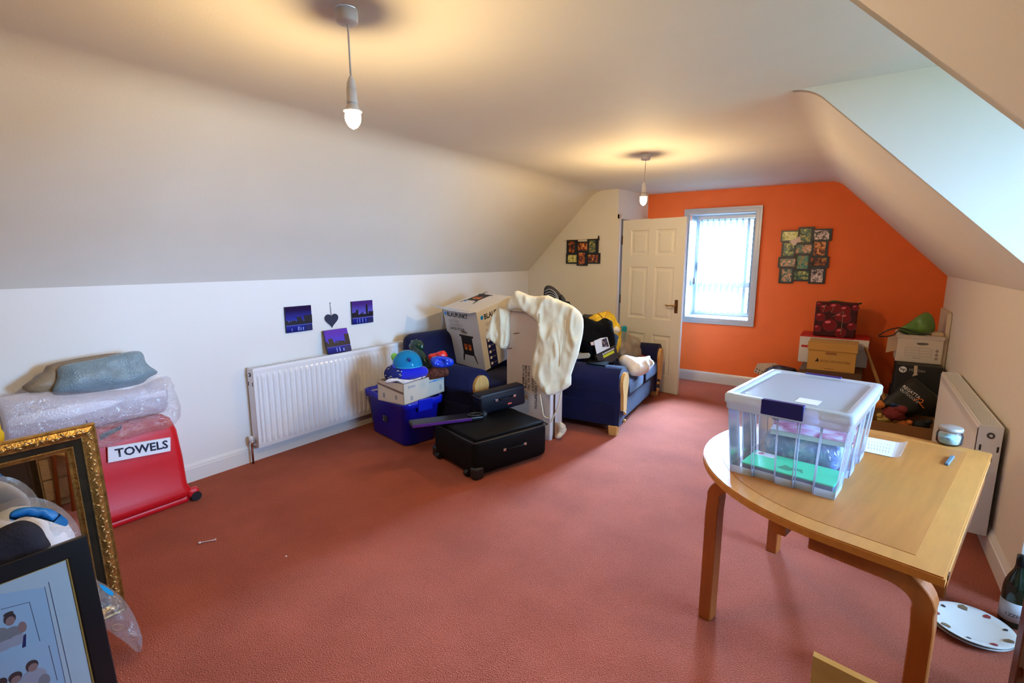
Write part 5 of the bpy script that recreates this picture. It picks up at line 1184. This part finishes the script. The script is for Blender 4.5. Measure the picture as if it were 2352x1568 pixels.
# white archive box, HP box
t, c, w, d, h = carton('storage_carton', 'plain dark box on the floor under the black printer box', 0.33, 0.66, 5.60, 6.00, 0.0, 0.345, M('carton_black', (0.006, 0.006, 0.007), 0.6))
t, c, w, d, h = carton('printer_carton', 'black printer carton with a round white logo below the white archive box', 0.345, 0.665, 5.60, 6.00, 0.346, 0.605, M('carton_black', (0.006, 0.006, 0.007), 0.6))
decal('logo_disc', c, (-w / 2 + 0.045, -d / 2, 0.215), X, Z, [(M('label_white', (0.85, 0.85, 0.9), 0.5), ell(0, 0, 0.028, 0.028, 20))])
txt('lettering', 'hp', 0.04, c, (-w / 2 + 0.027, -d / 2, 0.205), X, Z, ink, off=0.0015, bold=0.0008)
txt('lettering', 'M252dw', 0.036, c, (-w / 2 + 0.09, -d / 2, 0.205), X, Z, M('ink_dim', (0.35, 0.34, 0.33), 0.6), sx=0.9)
decal('torn_tape', c, (0, -d / 2, 0.17), X, Z, [(M('tape_cream', (0.55, 0.42, 0.30), 0.7), [(-0.045, -0.01), (-0.005, 0.01), (-0.012, 0.02), (-0.015, 0.09), (-0.04, 0.09), (-0.035, 0.02)])], 0.002)
t, c, w, d, h = carton('archive_box', 'open white archive box with a printed form on the black printer carton', 0.335, 0.662, 5.76, 6.10, 0.607, 0.855, M('archive_white', (0.66, 0.58, 0.50), 0.75, var=0.04))
punch(c, slot_cut(0.02, 0.175, 0.042, 0.013, -d / 2, 0.06))
fm = M('ink_form', (0.35, 0.28, 0.24), 0.7); sh = [(fm, rect(-0.10, 0.09, z, z + 0.0025)) for z in (0.06, 0.085, 0.11, 0.135)] + [(fm, rect(x, x + 0.002, 0.06, 0.137)) for x in (-0.10, 0.0, 0.09)] + [(fm, ell(0.125, z, 0.012, 0.014, 10)) for z in (0.05, 0.085, 0.12)] + [(fm, rect(-0.04, 0.02, 0.04, 0.045))]
decal('printed_form', c, (0, -d / 2, 0.0), X, Z, sh)['kind'] = 'stuff'
b = BM(); bx(b, -w / 2 - 0.006, w / 2 + 0.006, -d / 2 - 0.006, d / 2, h - 0.03, h + 0.004, 0.002, 1); obj('rim', b, M('archive_white', (0.66, 0.58, 0.50), 0.75), t)
b = BM(); prism(b, [(-w / 2, -d / 2, 0.1), (-w / 2, -d / 2, h), (-w / 2 - 0.07, -d / 2 + 0.06, h - 0.04), (-w / 2 - 0.075, -d / 2 + 0.05, 0.06)], (0.003, 0.003, 0)); obj('side_flap', b, M('flap_brown', (0.42, 0.26, 0.14), 0.8), t)
b = BM(); pillow(b, PO(((2062, 758), (2085, 742), (2110, 724), (2128, 717), (2140, 724), (2147, 740), (2146, 760), (2120, 768), (2085, 766)), 'y', 5.80, V((0, -1, 0.5))), V((0, -1, 0.5)), 0.07, 0.08, 0.022, 0.06, amp=0.015, freq=14, fold=0.01)
t = single('green_pouch', b, M('nylon_green', (0.09, 0.19, 0.03), 0.35, var=0.3, vscale=14), 'olive green nylon drawstring pouch on the white archive box', 'pouch', F(2105, 768, 5.8))
b = BM(); tube(b, spline([F(u, v, 5.72) for u, v in ((2065, 752), (2040, 758), (2018, 772), (2050, 770), (2064, 760), (2085, 768))], 5, False), 0.006, 6); obj('cord', b, ink, t, True)
b = BM(); tube(b, spline([F(u, v, 5.70) for u, v in ((2062, 752), (2078, 755), (2110, 765), (2140, 768))], 5, False), 0.006, 6); obj('cord', b, ink, t, True)
b = BM(); pillow(b, PO(((2122, 768), (2140, 760), (2166, 762), (2168, 774), (2140, 772)), 'y', 5.78, V((0, -1, 0.5))), V((0, -1, 0.5)), 0.015, 0.03, 0.02, 0.02)
single('loose_papers', b, M('paper_tan', (0.60, 0.44, 0.28), 0.8), 'loose cream papers sticking out of the white archive box', 'paper', F(2145, 772, 5.78))
# panel standing along the right wall
t = thing('wall_panel', 'tall cream board standing in the corner by the white archive box', 'board', (0.68, 6.0, 0.0))
b = BM(); bx(b, -0.012, 0.012, -0.18, 0.34, 0.0, 1.075, 0.002); obj('panel', b, M('panel_cream', (0.62, 0.50, 0.34), 0.7), t)
b = BM(); bx(b, -0.016, 0.014, -0.205, -0.18, 0.0, 1.06, 0.002); obj('edge_strip', b, M('panel_edge', (0.70, 0.58, 0.44), 0.7), t)
# black outdoor bag
RB = [F(u, v, 5.32) for u, v in ((2018, 935), (2045, 905), (2085, 870), (2108, 864), (2130, 885), (2156, 910), (2152, 930), (2110, 950), (2085, 962), (2050, 948))]
t = thing('stuff_sack', 'black nylon stuff sack with white and orange outdoor lettering', 'bag', F(2085, 960, 5.32))
b = BM(); pillow(b, RB, V((0, -1, 0.45)), 0.06, 0.10, 0.025, 0.07, amp=0.008, freq=12); obj('sack', b, M('nylon_black', (0.012, 0.012, 0.010), 0.5, bump=0.1, bscale=60, spec=0.3), t, True)
o_ = F(2068, 893, 5.32) + V((0, -0.068, 0.03)); xd = (F(2108, 925, 5.32) - F(2068, 895, 5.32)).normalized(); yd = V((0, 0, 1)) - xd * xd.z; yd = (yd + V((0, 0.5, 0))).normalized(); yd = (yd - xd * yd.dot(xd)).normalized()
txt('lettering', 'REGATTA', 0.04, t, o_, xd, yd, wh, off=0.012, world=True, bold=0.0006, sx=0.85)
txt('lettering', 'OUTDOORS', 0.034, t, o_ - yd * 0.034, xd, yd, wh, off=0.012, world=True, sx=0.85)
ow = M('ink_orange', (0.75, 0.16, 0.02), 0.5)
b = BM(); tube(b, spline([o_ + xd * x + yd * y + xd.cross(yd) * 0.014 for x, y in ((0.13, -0.035), (0.15, 0.005), (0.175, 0.015), (0.18, -0.01), (0.165, -0.02), (0.22, -0.035))], 4, False), 0.004, 6); obj('swoosh_logo', b, ow, t, True)
# toy bin below
t = thing('toy_crate', 'low wooden crate of toys under the black stuff sack', 'crate', (0.36, 5.16, 0.0))
b = BM()
for q in ((-0.26, 0.26, -0.20, -0.185, 0, 0.22), (-0.26, 0.26, 0.185, 0.20, 0, 0.22), (-0.26, -0.245, -0.185, 0.185, 0, 0.22), (0.245, 0.26, -0.185, 0.185, 0, 0.22), (-0.245, 0.245, -0.185, 0.185, 0, 0.012)): bx(b, *q)
bmesh.ops.remove_doubles(b, verts=b.verts[:], dist=1e-5); obj('crate', b, M('wood_orange_dark', (0.22, 0.09, 0.02), 0.6), t)
for i, (u, v, y, r, col, lab_) in enumerate(((2015, 928, 5.05, 0.05, (0.65, 0.20, 0.03), 'orange soft toy leaning on the stuff sack'), (2052, 950, 5.06, 0.075, (0.16, 0.012, 0.01), 'dark red soft toy in the middle of the toy crate'), (2030, 962, 5.05, 0.045, (0.45, 0.28, 0.06), 'tan soft toy at the front of the toy crate'), (2074, 976, 5.07, 0.05, (0.62, 0.16, 0.02), 'bright orange soft toy beside the tan one in the crate'), (2060, 936, 5.20, 0.04, (0.02, 0.04, 0.12), 'blue soft toy behind the dark red one'), (2116, 975, 5.07, 0.055, (0.01, 0.01, 0.012), 'black soft toy at the wall end of the toy crate'))):
    tt = thing('soft_toy', lab_, 'toy', F(u, v, y)); b = BM(); blob(b, (0, 0, 0), (r, r * 0.8, r * 0.75), 0.25, 2.5, i, 3); bo = obj('body', b, M('plush_%d' % i, col, 0.85, bump=0.3, bscale=80), tt)
    b = BM(); blob(b, (r * 0.7 * (1 if i % 2 else -1), -0.02, r * 0.7), (r * 0.5, r * 0.5, r * 0.45), 0.15, 2, i + 9, 2); obj('head', b, M('plush_%d' % i, col), tt)
# small box and black bag left of the stack
t = thing('small_carton', 'small printed cardboard box tilted on the floor by the orange wall', 'box', F(1745, 865, 6.2))
q = [F(u, v, 6.2) for u, v in ((1731, 854), (1740, 834), (1760, 845), (1748, 861))]
b = BM(); prism(b, q, (0.16, 0.14, 0.0)); cc = obj('carton', b, M('card_pale', (0.62, 0.46, 0.30), 0.8, var=0.05), t, True)
xd = (q[2] - q[1]).normalized(); yd = (q[1] - q[0]).normalized()
sh = [(M('ink_brown', (0.12, 0.05, 0.02), 0.7), ell(0.02 + (i % 3) * 0.03, 0.02 + (i // 3) * 0.032, 0.008, 0.01, 8)) for i in range(6)]
decal('handling_marks', cc, q[0] - V((0, 0.001, 0)), xd, yd, sh, 0.002, True)['kind'] = 'stuff'
b = BM(); bx(b, -0.80, -0.48, 6.14, 6.40, 0.0, 0.285, 0.01); 
single('floor_carton', b, M('carton_umber', (0.10, 0.045, 0.018), 0.8), 'low dark carton on the floor beside the small printed box', 'box', (-0.61, 6.27, 0))
b = BM(); pillow(b, PO(((1752, 864), (1762, 846), (1785, 838), (1812, 842), (1830, 850), (1828, 880), (1760, 880)), 'y', 6.08, V((0, -1, 0.4))), V((0, -1, 0.4)), 0.05, 0.05, 0.03, 0.05, amp=0.01)
single('bin_liner', b, M('bin_black', (0.006, 0.006, 0.012), 0.35), 'black bin liner slumped in front of the low dark carton', 'bag', F(1800, 880, 6.05))
b = BM(); p = F(1770, 836, 6.3); q = F(1845, 852, 6.3); tube(b, [p, p.lerp(q, 0.5) + V((0, 0, 0.004)), q], 0.006, 6)
single('thin_cane', b, M('cane_tan', (0.42, 0.24, 0.08), 0.7), 'thin tan cane lying on the low dark carton', 'cane', p.lerp(q, 0.5))

# ================================================================== TABLE
TZ = 0.70
P0 = V((0.262, 1.648, 0)); te = V((0.222, 0.975, 0)).normalized(); tn = V((-te.y, te.x, 0)); TL = 1.29
R = Matrix((te, tn, V((0, 0, 1)))).transposed()
birch = M('birch_top', (0.42, 0.155, 0.032), 0.48, var=0.10, vscale=3, stretch=(1.2, 12, 12), coat=0.0, spec=0.35)
birch_b = M('birch_band', (0.50, 0.205, 0.046), 0.48, var=0.08, vscale=4, stretch=(2, 10, 10), coat=0.0, spec=0.35)
birch_l = M('birch_leg', (0.33, 0.085, 0.012), 0.35, var=0.12, vscale=5, stretch=(6, 6, 1), coat=0.2)
t = thing('dining_table', 'D-shaped birch table with bent wooden legs by the right radiator', 'table', P0, rot=R)
rad = TL / 2; st_ = 0.28
def dshape(off, k=40):
    r = rad - off; pts = [(off, off), (TL - off, off), (TL - off, st_)]
    for i in range(1, k): a = PI * i / k; pts.append((rad + r * math.cos(a), st_ + r * math.sin(a)))
    pts.append((off, st_)); return pts
b = BM(); prism(b, [(x, y, TZ - 0.028) for x, y in dshape(0.0)], (0, 0, 0.027)); bmesh.ops.bevel(b, geom=[e for e in b.edges if all(abs(v.co.z - (TZ - 0.001)) < 1e-4 for v in e.verts)], offset=0.004, segments=2, affect='EDGES'); obj('edge_band', b, birch_b, t)
b = BM(); prism(b, [(x, y, TZ - 0.01) for x, y in dshape(0.075)], (0, 0, 0.0102)); obj('top_panel', b, birch, t)
def lleg(p, q, name='leg'):
    """bent L leg: foot at p, turning under the top towards q"""
    p = V((*p, 0)); q = V((*q, 0)); d = (q - p).normalized(); sd = V((-d.y, d.x, 0)); b = BM(); pts = []
    path = [(0, 0.0), (0, 0.25), (0, 0.50), (0.004, 0.56)]
    for i in range(1, 8): a = PI / 2 * i / 8; path.append((0.095 - 0.095 * math.cos(a), 0.56 + 0.08 * math.sin(a)))
    path += [(0.095, 0.64), (0.30, 0.645)]
    hw, ht = 0.032, 0.026; rg = []
    for i, (s, z) in enumerate(path):
        a, c = path[max(0, i - 1)], path[min(len(path) - 1, i + 1)]; tx, tz = c[0] - a[0], c[1] - a[1]; L = math.hypot(tx, tz); nx, nz = -tz / L, tx / L
        cc = p + d * s + V((0, 0, z)); nn = d * nx + V((0, 0, nz))
        rg.append([b.verts.new(cc + sd * (u * hw) + nn * (w_ * ht)) for u, w_ in ((-1, -1), (1, -1), (1, 1), (-1, 1))])
    for A, B in zip(rg, rg[1:]):
        for k in range(4): b.faces.new((A[k], A[(k + 1) % 4], B[(k + 1) % 4], B[k]))
    b.faces.new(rg[0][::-1]); b.faces.new(rg[-1]); bmesh.ops.recalc_face_normals(b, faces=b.faces[:])
    bmesh.ops.bevel(b, geom=b.edges[:], offset=0.003, segments=1, affect='EDGES', clamp_overlap=True)
    return obj(name, b, birch_l, t)
lleg((0.28, 0.755), (0.28, 0.4)); lleg((1.02, 0.755), (1.02, 0.4)); lleg((0.062, 0.035), (0.062, 0.6)); lleg((TL - 0.075, 0.10), (TL - 0.075, 0.6))
b = BM(); bx(b, 0.14, TL - 0.14, 0.004, 0.026, TZ - 0.10, TZ - 0.028, 0.003); obj('apron', b, birch_l, t)
b = BM(); bx(b, 0.02, TL - 0.02, 0.40, 0.44, TZ - 0.065, TZ - 0.028); obj('cross_rail', b, birch_l, t)
for x in (0.05, TL - 0.05):
    b = BM(); bx(b, x - 0.012, x + 0.012, -0.003, 0.05, TZ - 0.024, TZ - 0.008); obj('leaf_catch', b, M('wood_dark_red', (0.10, 0.025, 0.01), 0.5), t)

# clear storage box with lid
BR = Matrix.Rotation(math.radians(-8.9), 3, 'Z'); bc = V((-0.137, 2.286, TZ + 0.001))
t = thing('clear_storage_box', 'lidded clear plastic storage box with blue clips on the birch table', 'storage box', bc, rot=BR)
clr = M_clear('polypropylene', (0.86, 0.90, 1.0), 0.25, 0.17, fres=1.12)
clr2 = M_clear('polypropylene_thick', (0.88, 0.92, 1.0), 0.3, 0.70, fres=1.12)
hb = (0.178, 0.270); ht_ = (0.198, 0.290); BH = 0.262
b = BM(); ring_b = []; ring_t = []
# wall outline with shallow vertical flutes on the long and short sides
def outline(hx_, hy_, fl):
    pts = []
    for k in range(4):
        c = [(-hx_, -hy_), (hx_, -hy_), (hx_, hy_), (-hx_, hy_)]; p = V(c[k]); q = V(c[(k + 1) % 4]); d = (q - p); n = V((-d.y, d.x)).normalized()
        for i, (s, e) in enumerate(((0.0, 0), (0.22, 0), (0.235, 1), (0.44, 1), (0.455, 0), (0.62, 0), (0.635, 1), (0.80, 1), (0.815, 0))): pts.append(p + d * s + n * (fl * e))
    return pts
ob, ot = outline(*hb, 0.012), outline(*ht_, 0.012)
A = [b.verts.new((p.x, p.y, 0)) for p in ob]; B = [b.verts.new((p.x, p.y, BH)) for p in ot]
for k in range(len(A)): b.faces.new((A[k], A[(k + 1) % len(A)], B[(k + 1) % len(A)], B[k]))
b.faces.new(A[::-1]); obj('body', b, clr, t)
# ribs and foot as slightly thicker plastic
b = BM()
for k in range(len(ob)):
    if k % 9 in (1, 2, 3, 4, 5, 6, 7, 8, 0):
        p, q = ob[k], ot[k]; tube(b, [(p.x, p.y, 0.002), (q.x, q.y, BH)], 0.0022, 4)
obj('rib', b, clr2, t)['kind'] = 'stuff'
b = BM(); A = [b.verts.new((p.x * 1.004, p.y * 1.004, 0)) for p in ob]; B = [b.verts.new((p.x * 1.012, p.y * 1.012, 0.03)) for p in ob]
for k in range(len(A)): b.faces.new((A[k], A[(k + 1) % len(A)], B[(k + 1) % len(A)], B[k]))
obj('foot_rim', b, clr2, t)
b = BM(); lv = [(BH - 0.005, 0.203, 0.287), (BH, 0.210, 0.297), (BH + 0.022, 0.211, 0.298), (BH + 0.024, 0.216, 0.302), (BH + 0.052, 0.217, 0.303), (BH + 0.060, 0.212, 0.298), (BH + 0.060, 0.185, 0.270), (BH + 0.050, 0.182, 0.267)]
rings = []
for z, hx_, hy_ in lv:
    rg = []; r = 0.022
    for cx, cy, a0 in ((1, 1, 0), (-1, 1, 90), (-1, -1, 180), (1, -1, 270)):
        for k in range(5): a = math.radians(a0 + k * 22.5); rg.append(b.verts.new((cx * (hx_ - r) + r * math.cos(a), cy * (hy_ - r) + r * math.sin(a), z)))
    rings.append(rg)
for Aq, Bq in zip(rings, rings[1:]):
    for k in range(20): b.faces.new((Aq[k], Aq[(k + 1) % 20], Bq[(k + 1) % 20], Bq[k])).smooth = True
ld = obj('lid_rim', b, M_clear('polypropylene_lid', (0.90, 0.94, 1.0), 0.35, 0.85, fres=1.18), t)
b = BM(); bx(b, -0.183, 0.183, -0.268, 0.268, BH + 0.047, BH + 0.050); obj('lid_panel', b, clr2, t)
b = BM(); bx(b, 0.01, 0.085, -0.21, -0.135, BH + 0.0505, BH + 0.0512); obj('lid_sticker', b, M('label_white', (0.85, 0.85, 0.9), 0.5), t)
clip = M('clip_navy', (0.004, 0.008, 0.16), 0.3)
for sy in (-1, 1):
    b = BM(); bx(b, -0.075, 0.065, sy * 0.302, sy * 0.311, BH + 0.008, BH + 0.064, 0.003); bx(b, -0.075, 0.065, sy * 0.285, sy * 0.311, BH + 0.057, BH + 0.064, 0.003)
    obj('clip', b, clip, t)
# contents of the clear box
def inbox(name, lab, cat, c, s, mat, rz=0.0, z=0.0):
    M4 = Matrix.Translation(bc) @ BR.to_4x4(); p = M4 @ V(c)
    tt = thing(name, lab, cat, p, rot=BR @ Matrix.Rotation(rz, 3, 'Z')); return tt
tt = inbox('green_book', 'bright green hardback book at the bottom of the clear box', 'book', (0.01, -0.165, 0.006), None, None)
b = BM(); bx(b, -0.155, 0.155, -0.075, 0.085, 0.002, 0.028); obj('pages', b, M('pages_blue_grey', (0.10, 0.12, 0.22), 0.7), tt)
b = BM(); bx(b, -0.160, 0.160, -0.08, 0.09, 0.028, 0.034, 0.002, 1); cv = obj('cover', b, M('cover_green', (0.03, 0.72, 0.33), 0.45), tt)
b = BM(); bx(b, -0.160, 0.160, -0.08, 0.09, -0.002, 0.003, 0.001, 1); obj('cover', b, M('cover_green', (0.03, 0.72, 0.33), 0.45), tt)
decal('sticker', cv, (-0.15, 0.02, 0.034), X, Y, [(M('label_white', (0.85, 0.85, 0.9), 0.5), rect(0, 0.075, 0.02, 0.065)), (M('print_red', (0.5, 0.05, 0.05), 0.5), ell(0.02, 0.045, 0.012, 0.014, 10))])
decal('cover_drawing', cv, (0.0, -0.02, 0.034), X, Y, [(M('drawing_dark', (0.01, 0.28, 0.12), 0.6), [(-0.04, -0.02), (0.0, -0.03), (0.03, 0.0), (0.05, -0.02), (0.04, 0.02), (0.0, 0.01), (-0.02, 0.025)])])
tt = inbox('folded_clothes', 'blue patterned folded clothes in a clear bag inside the clear box', 'clothes', (0.02, 0.06, 0.006), None, None)
b = BM(); bx(b, -0.155, 0.125, -0.12, 0.15, 0, 0.115, 0.04, 4)
for v in b.verts: v.co += V((0.004, 0.004, 0.006)) * noise.noise(v.co * 20) * 2
obj('cloth', b, M_photo('cloth_pattern_blue', [(40, 90, 170), (90, 140, 210), (170, 200, 235), (235, 240, 250)], 16, 2), tt, smooth=True)
b = BM(); bx(b, -0.16, 0.13, -0.125, 0.155, 0.002, 0.12, 0.04, 3)
for v in b.verts: v.co += V((0.008, 0.008, 0.006)) * noise.noise(v.co * 14)
obj('wrapper', b, film, tt, smooth=True)
tt = inbox('paperback', 'pale pink paperback book on the folded clothes', 'book', (0.03, 0.05, 0.123), None, None, math.radians(6))
b = BM(); bx(b, -0.14, 0.14, -0.11, 0.12, 0.002, 0.022); obj('pages', b, M('pages_white', (0.8, 0.8, 0.82), 0.7), tt)
b = BM(); bx(b, -0.143, 0.143, -0.113, 0.123, 0.022, 0.0245, 0.001, 1); obj('cover', b, M_photo('cover_pink', [(150, 60, 110), (210, 130, 160), (225, 210, 225), (235, 235, 245)], 12, 7), tt)
b = BM(); M4 = Matrix.Translation(bc) @ BR.to_4x4(); blob(b, M4 @ V((-0.06, 0.14, 0.165)), (0.09, 0.07, 0.05), 0.3, 2.5, 4, 3)
single('bundled_top', b, M('cloth_lilac', (0.45, 0.42, 0.66), 0.8, var=0.2, vscale=14), 'lilac bundled garment at the back of the clear box', 'clothes', M4 @ V((-0.06, 0.14, 0.125)))

# paper, jar, rubber on the table
tb = lambda u, v: U(u, v, 'z', TZ + 0.002)
q = [tb(1985, 1002), tb(2084, 1020), tb(2068, 1054), tb(1985, 1036)]
b = BM(); g = []
for i in range(13):
    dz = 0.014 * max(0, (i / 12 - 0.75) / 0.25) ** 2
    a, c = q[0].lerp(q[1], i / 12), q[3].lerp(q[2], i / 12)
    g.append([b.verts.new(p + V((0, 0, dz + e))) for p, e in ((a, 0.0), (c, 0.0), (c, 0.001), (a, 0.001))])
for A, B in zip(g, g[1:]):
    for k in range(4): b.faces.new((A[k], A[(k + 1) % 4], B[(k + 1) % 4], B[k]))
b.faces.new(g[0]); b.faces.new(g[-1]); bmesh.ops.recalc_face_normals(b, faces=b.faces[:])
sheet_o = single('paper_sheet', b, M('paper_white', (0.85, 0.83, 0.85), 0.7), 'white handwritten paper sheet lying beside the clear box', 'paper', (q[0] + q[2]) / 2)
ifn = M('ink_faint', (0.50, 0.50, 0.58), 0.7)
b = BM()
for k in range(8):
    for r_ in range(3):
        p = q[3].lerp(q[2], 0.12 + k * 0.075).lerp(q[0].lerp(q[1], 0.12 + k * 0.075), 0.18 + r_ * 0.24); p2 = p.lerp(q[0].lerp(q[1], 0.12 + k * 0.075), 0.2); w_ = (q[2] - q[3]).normalized() * 0.0011
        b.faces.new([b.verts.new(z_ + V((0, 0, 0.0016))) for z_ in (p - w_, p + w_, p2 + w_, p2 - w_)])
obj('handwriting', b, ifn, sheet_o, True)['kind'] = 'stuff'
jc = U(2180, 1022, 'z', TZ)
t = thing('candle_jar', 'small glass jar of pale blue crystals with a pewter lid', 'jar', (jc.x, jc.y + 0.02, TZ))
b = BM(); lathe(b, [(0, 0.002), (0.040, 0.002), (0.047, 0.010), (0.048, 0.045), (0.042, 0.060), (0.038, 0.066), (0.036, 0.066), (0.040, 0.058), (0.045, 0.044), (0.044, 0.012), (0.038, 0.006), (0, 0.006)], seg=32); obj('glass', b, M_clear('jar_glass', (0.9, 0.95, 0.95), 0.05, 0.05, fres=1.15), t)
b = BM(); lathe(b, [(0, 0.007), (0.037, 0.007), (0.043, 0.013), (0.044, 0.038), (0, 0.041)], seg=32); obj('crystals', b, M('crystals_blue', (0.55, 0.74, 0.74), 0.9, bump=0.6, bscale=300, var=0.2, vscale=80), t)
b = BM(); lathe(b, [(0, 0.084), (0.040, 0.083), (0.045, 0.080), (0.046, 0.070), (0.044, 0.064), (0.036, 0.064)], seg=32); obj('lid', b, M('pewter', (0.34, 0.29, 0.25), 0.45, 0.25), t)
p = U(2174, 1066, 'z', TZ + 0.006); q = U(2188, 1048, 'z', TZ + 0.006); dd = q - p
b = BM(); box(b, (p + q) / 2, (0.014, 0.011, dd.length), dd.to_track_quat('Z', 'Y').to_matrix(), 0.003)
single('pencil_eraser', b, M('eraser_slate', (0.10, 0.16, 0.20), 0.5), 'small slate blue eraser lying near the candle jar', 'eraser', (p + q) / 2)

# ================================================================== RIGHT FOREGROUND FLOOR
pcx = V((0.515, 2.625, 0))
china = M('china_white', (0.66, 0.62, 0.56), 0.25)
for k in range(2):
    t = thing('dinner_plate', ['plain white dinner plate under the spotted plate by the bottle', 'white dinner plate with scattered painted motifs, topmost by the bottle'][k], 'plate', (pcx.x + 0.004 * k, pcx.y, 0.001 + 0.012 * k))
    b = BM(); lathe(b, [(0, 0.004), (0.07, 0.004), (0.078, 0.0), (0.082, 0.003), (0.100, 0.012), (0.138, 0.021), (0.139, 0.024), (0.136, 0.0245), (0.100, 0.017), (0.085, 0.010), (0, 0.0085)], seg=48); dish = obj('dish', b, china, t)
    b = BM(); lathe(b, [(0.1375, 0.0205), (0.1395, 0.0225), (0.1375, 0.0248)], seg=48); obj('rim_line', b, M('rim_dark', (0.02, 0.01, 0.012), 0.4), t)
    if k:
        rnd = random.Random(3)
        for i in range(9):
            a = i * 0.7 + 0.3; r_ = 0.113; c = V((r_ * math.cos(a), r_ * math.sin(a), 0.0208)); s_ = 0.008 + 0.004 * (i % 3)
            b = BM(); f = b.faces.new([b.verts.new(c + V((x * s_, y * s_, 0.0015 + 0.0035 * (x * math.cos(a) + y * math.sin(a)) * s_ / 0.012 * 0.8))) for x, y in ((-1, -0.6), (0.8, -0.8), (1, 0.4), (0.1, 1), (-0.8, 0.5))])
            obj('motif', b, M('motif_%d' % (i % 3), ((0.02, 0.02, 0.03), (0.25, 0.03, 0.03), (0.16, 0.10, 0.05))[i % 3], 0.4), dish)
t = thing('wine_bottle', 'dark green sparkling wine bottle with a white label by the plates', 'bottle', (0.668, 2.785, 0.0))
b = BM(); lathe(b, [(0, 0.003), (0.040, 0.0), (0.044, 0.006), (0.044, 0.165), (0.041, 0.19), (0.032, 0.22), (0.020, 0.25), (0.0155, 0.28), (0.0155, 0.31)], seg=32); obj('glass', b, M('bottle_green', (0.004, 0.018, 0.008), 0.08, spec=0.6), t)
b = BM(); lathe(b, [(0.0446, 0.03), (0.0448, 0.03), (0.0448, 0.115), (0.0446, 0.115)], seg=32); lb = obj('label', b, M('label_grey_white', (0.55, 0.55, 0.56), 0.6), t)
b = BM(); lathe(b, [(0.0162, 0.235), (0.0172, 0.28), (0.0175, 0.315), (0, 0.318)], seg=24); obj('foil', b, M('foil_dark', (0.01, 0.012, 0.012), 0.3, 0.5), t)
for i, chx in enumerate('IZZECC'):
    a = math.radians(-128 + i * 15); o_ = V((0.0451 * math.cos(a), 0.0451 * math.sin(a), 0.055)); txt('lettering', chx, 0.02, lb, o_, (-math.sin(a), math.cos(a), 0), Z, ink, align='CENTER')

# wooden chair tucked at the table, seen from behind
ply = M('plywood_pale', (0.80, 0.56, 0.20), 0.4, var=0.06, vscale=4, stretch=(2, 8, 8))
t = thing('dining_chair', 'pale plywood chair with a wide back panel tucked at the birch table', 'chair', (0.205, 1.20, 0.0), math.radians(-3))
def chair_parts(t, back=True):
    b = BM()
    if back:
        pts = [(-0.205, 0.73), (0.205, 0.73), (0.205, 0.56), (-0.205, 0.56)]
        g = []
        for i in range(13):
            x = -0.205 + 0.41 * i / 12; yy = -0.135 - 0.02 * math.cos(PI * (i / 12 - 0.5)); g.append([b.verts.new((x, yy, 0.748)), b.verts.new((x, yy + 0.012, 0.53)), b.verts.new((x, yy + 0.028, 0.53)), b.verts.new((x, yy + 0.016, 0.748))])
        for A, B in zip(g, g[1:]):
            for k in range(4): b.faces.new((A[k], A[(k + 1) % 4], B[(k + 1) % 4], B[k]))
        b.faces.new(g[0]); b.faces.new(g[-1][::-1]); bmesh.ops.recalc_face_normals(b, faces=b.faces[:]); obj('backrest', b, ply, t)
    b = BM(); bx(b, -0.20, 0.20, -0.10, 0.26, 0.43, 0.45, 0.006); obj('seat', b, ply, t)
    for x in (-0.18, 0.18):
        b = BM(); tube(b, [(x, -0.15, 0), (x, -0.12, 0.43), (x, -0.117, 0.66)] if back else [(x, -0.1, 0), (x, -0.08, 0.43)], 0.016, 8); obj('leg', b, birch_l, t)
        b = BM(); tube(b, [(x, 0.24, 0), (x, 0.23, 0.43)], 0.016, 8); obj('leg', b, birch_l, t)
chair_parts(t)
t = thing('wooden_stool', 'tall dark-stained wooden stool in the alcove beside the bottle', 'stool', (0.803, 2.18, 0.0), math.radians(4))
stn = M('wood_chestnut', (0.16, 0.045, 0.012), 0.4, var=0.15, vscale=6, stretch=(6, 6, 1))
b = BM(); bx(b, -0.24, 0.24, -0.20, 0.10, 0.70, 0.73, 0.008); obj('seat', b, stn, t)
for x in (-0.215, 0.215):
    for y in (-0.17, 0.06):
        b = BM(); box(b, (x, y, 0.35), (0.05, 0.05, 0.70), None, 0.004); obj('leg', b, stn, t)
    b = BM(); bx(b, x - 0.012, x + 0.012, -0.15, 0.05, 0.15, 0.18); obj('stretcher', b, stn, t)

# look-alikes that belong together
for o in COL.objects:
    k = o.name.split('.')[0]
    g = {'canvas_print': 'skyline canvases by the radiator', 'soft_toy': 'soft toys in the crate', 'dinner_plate': 'stacked dinner plates', 'pendant_lamp': 'bare bulb pendants', 'collage_frame': 'collage frames on the end walls',
         'radiator': 'white panel radiators', 'garden_tree': 'trees beyond the garden fence'}.get(k)
    if g and o.parent is None: o['group'] = g
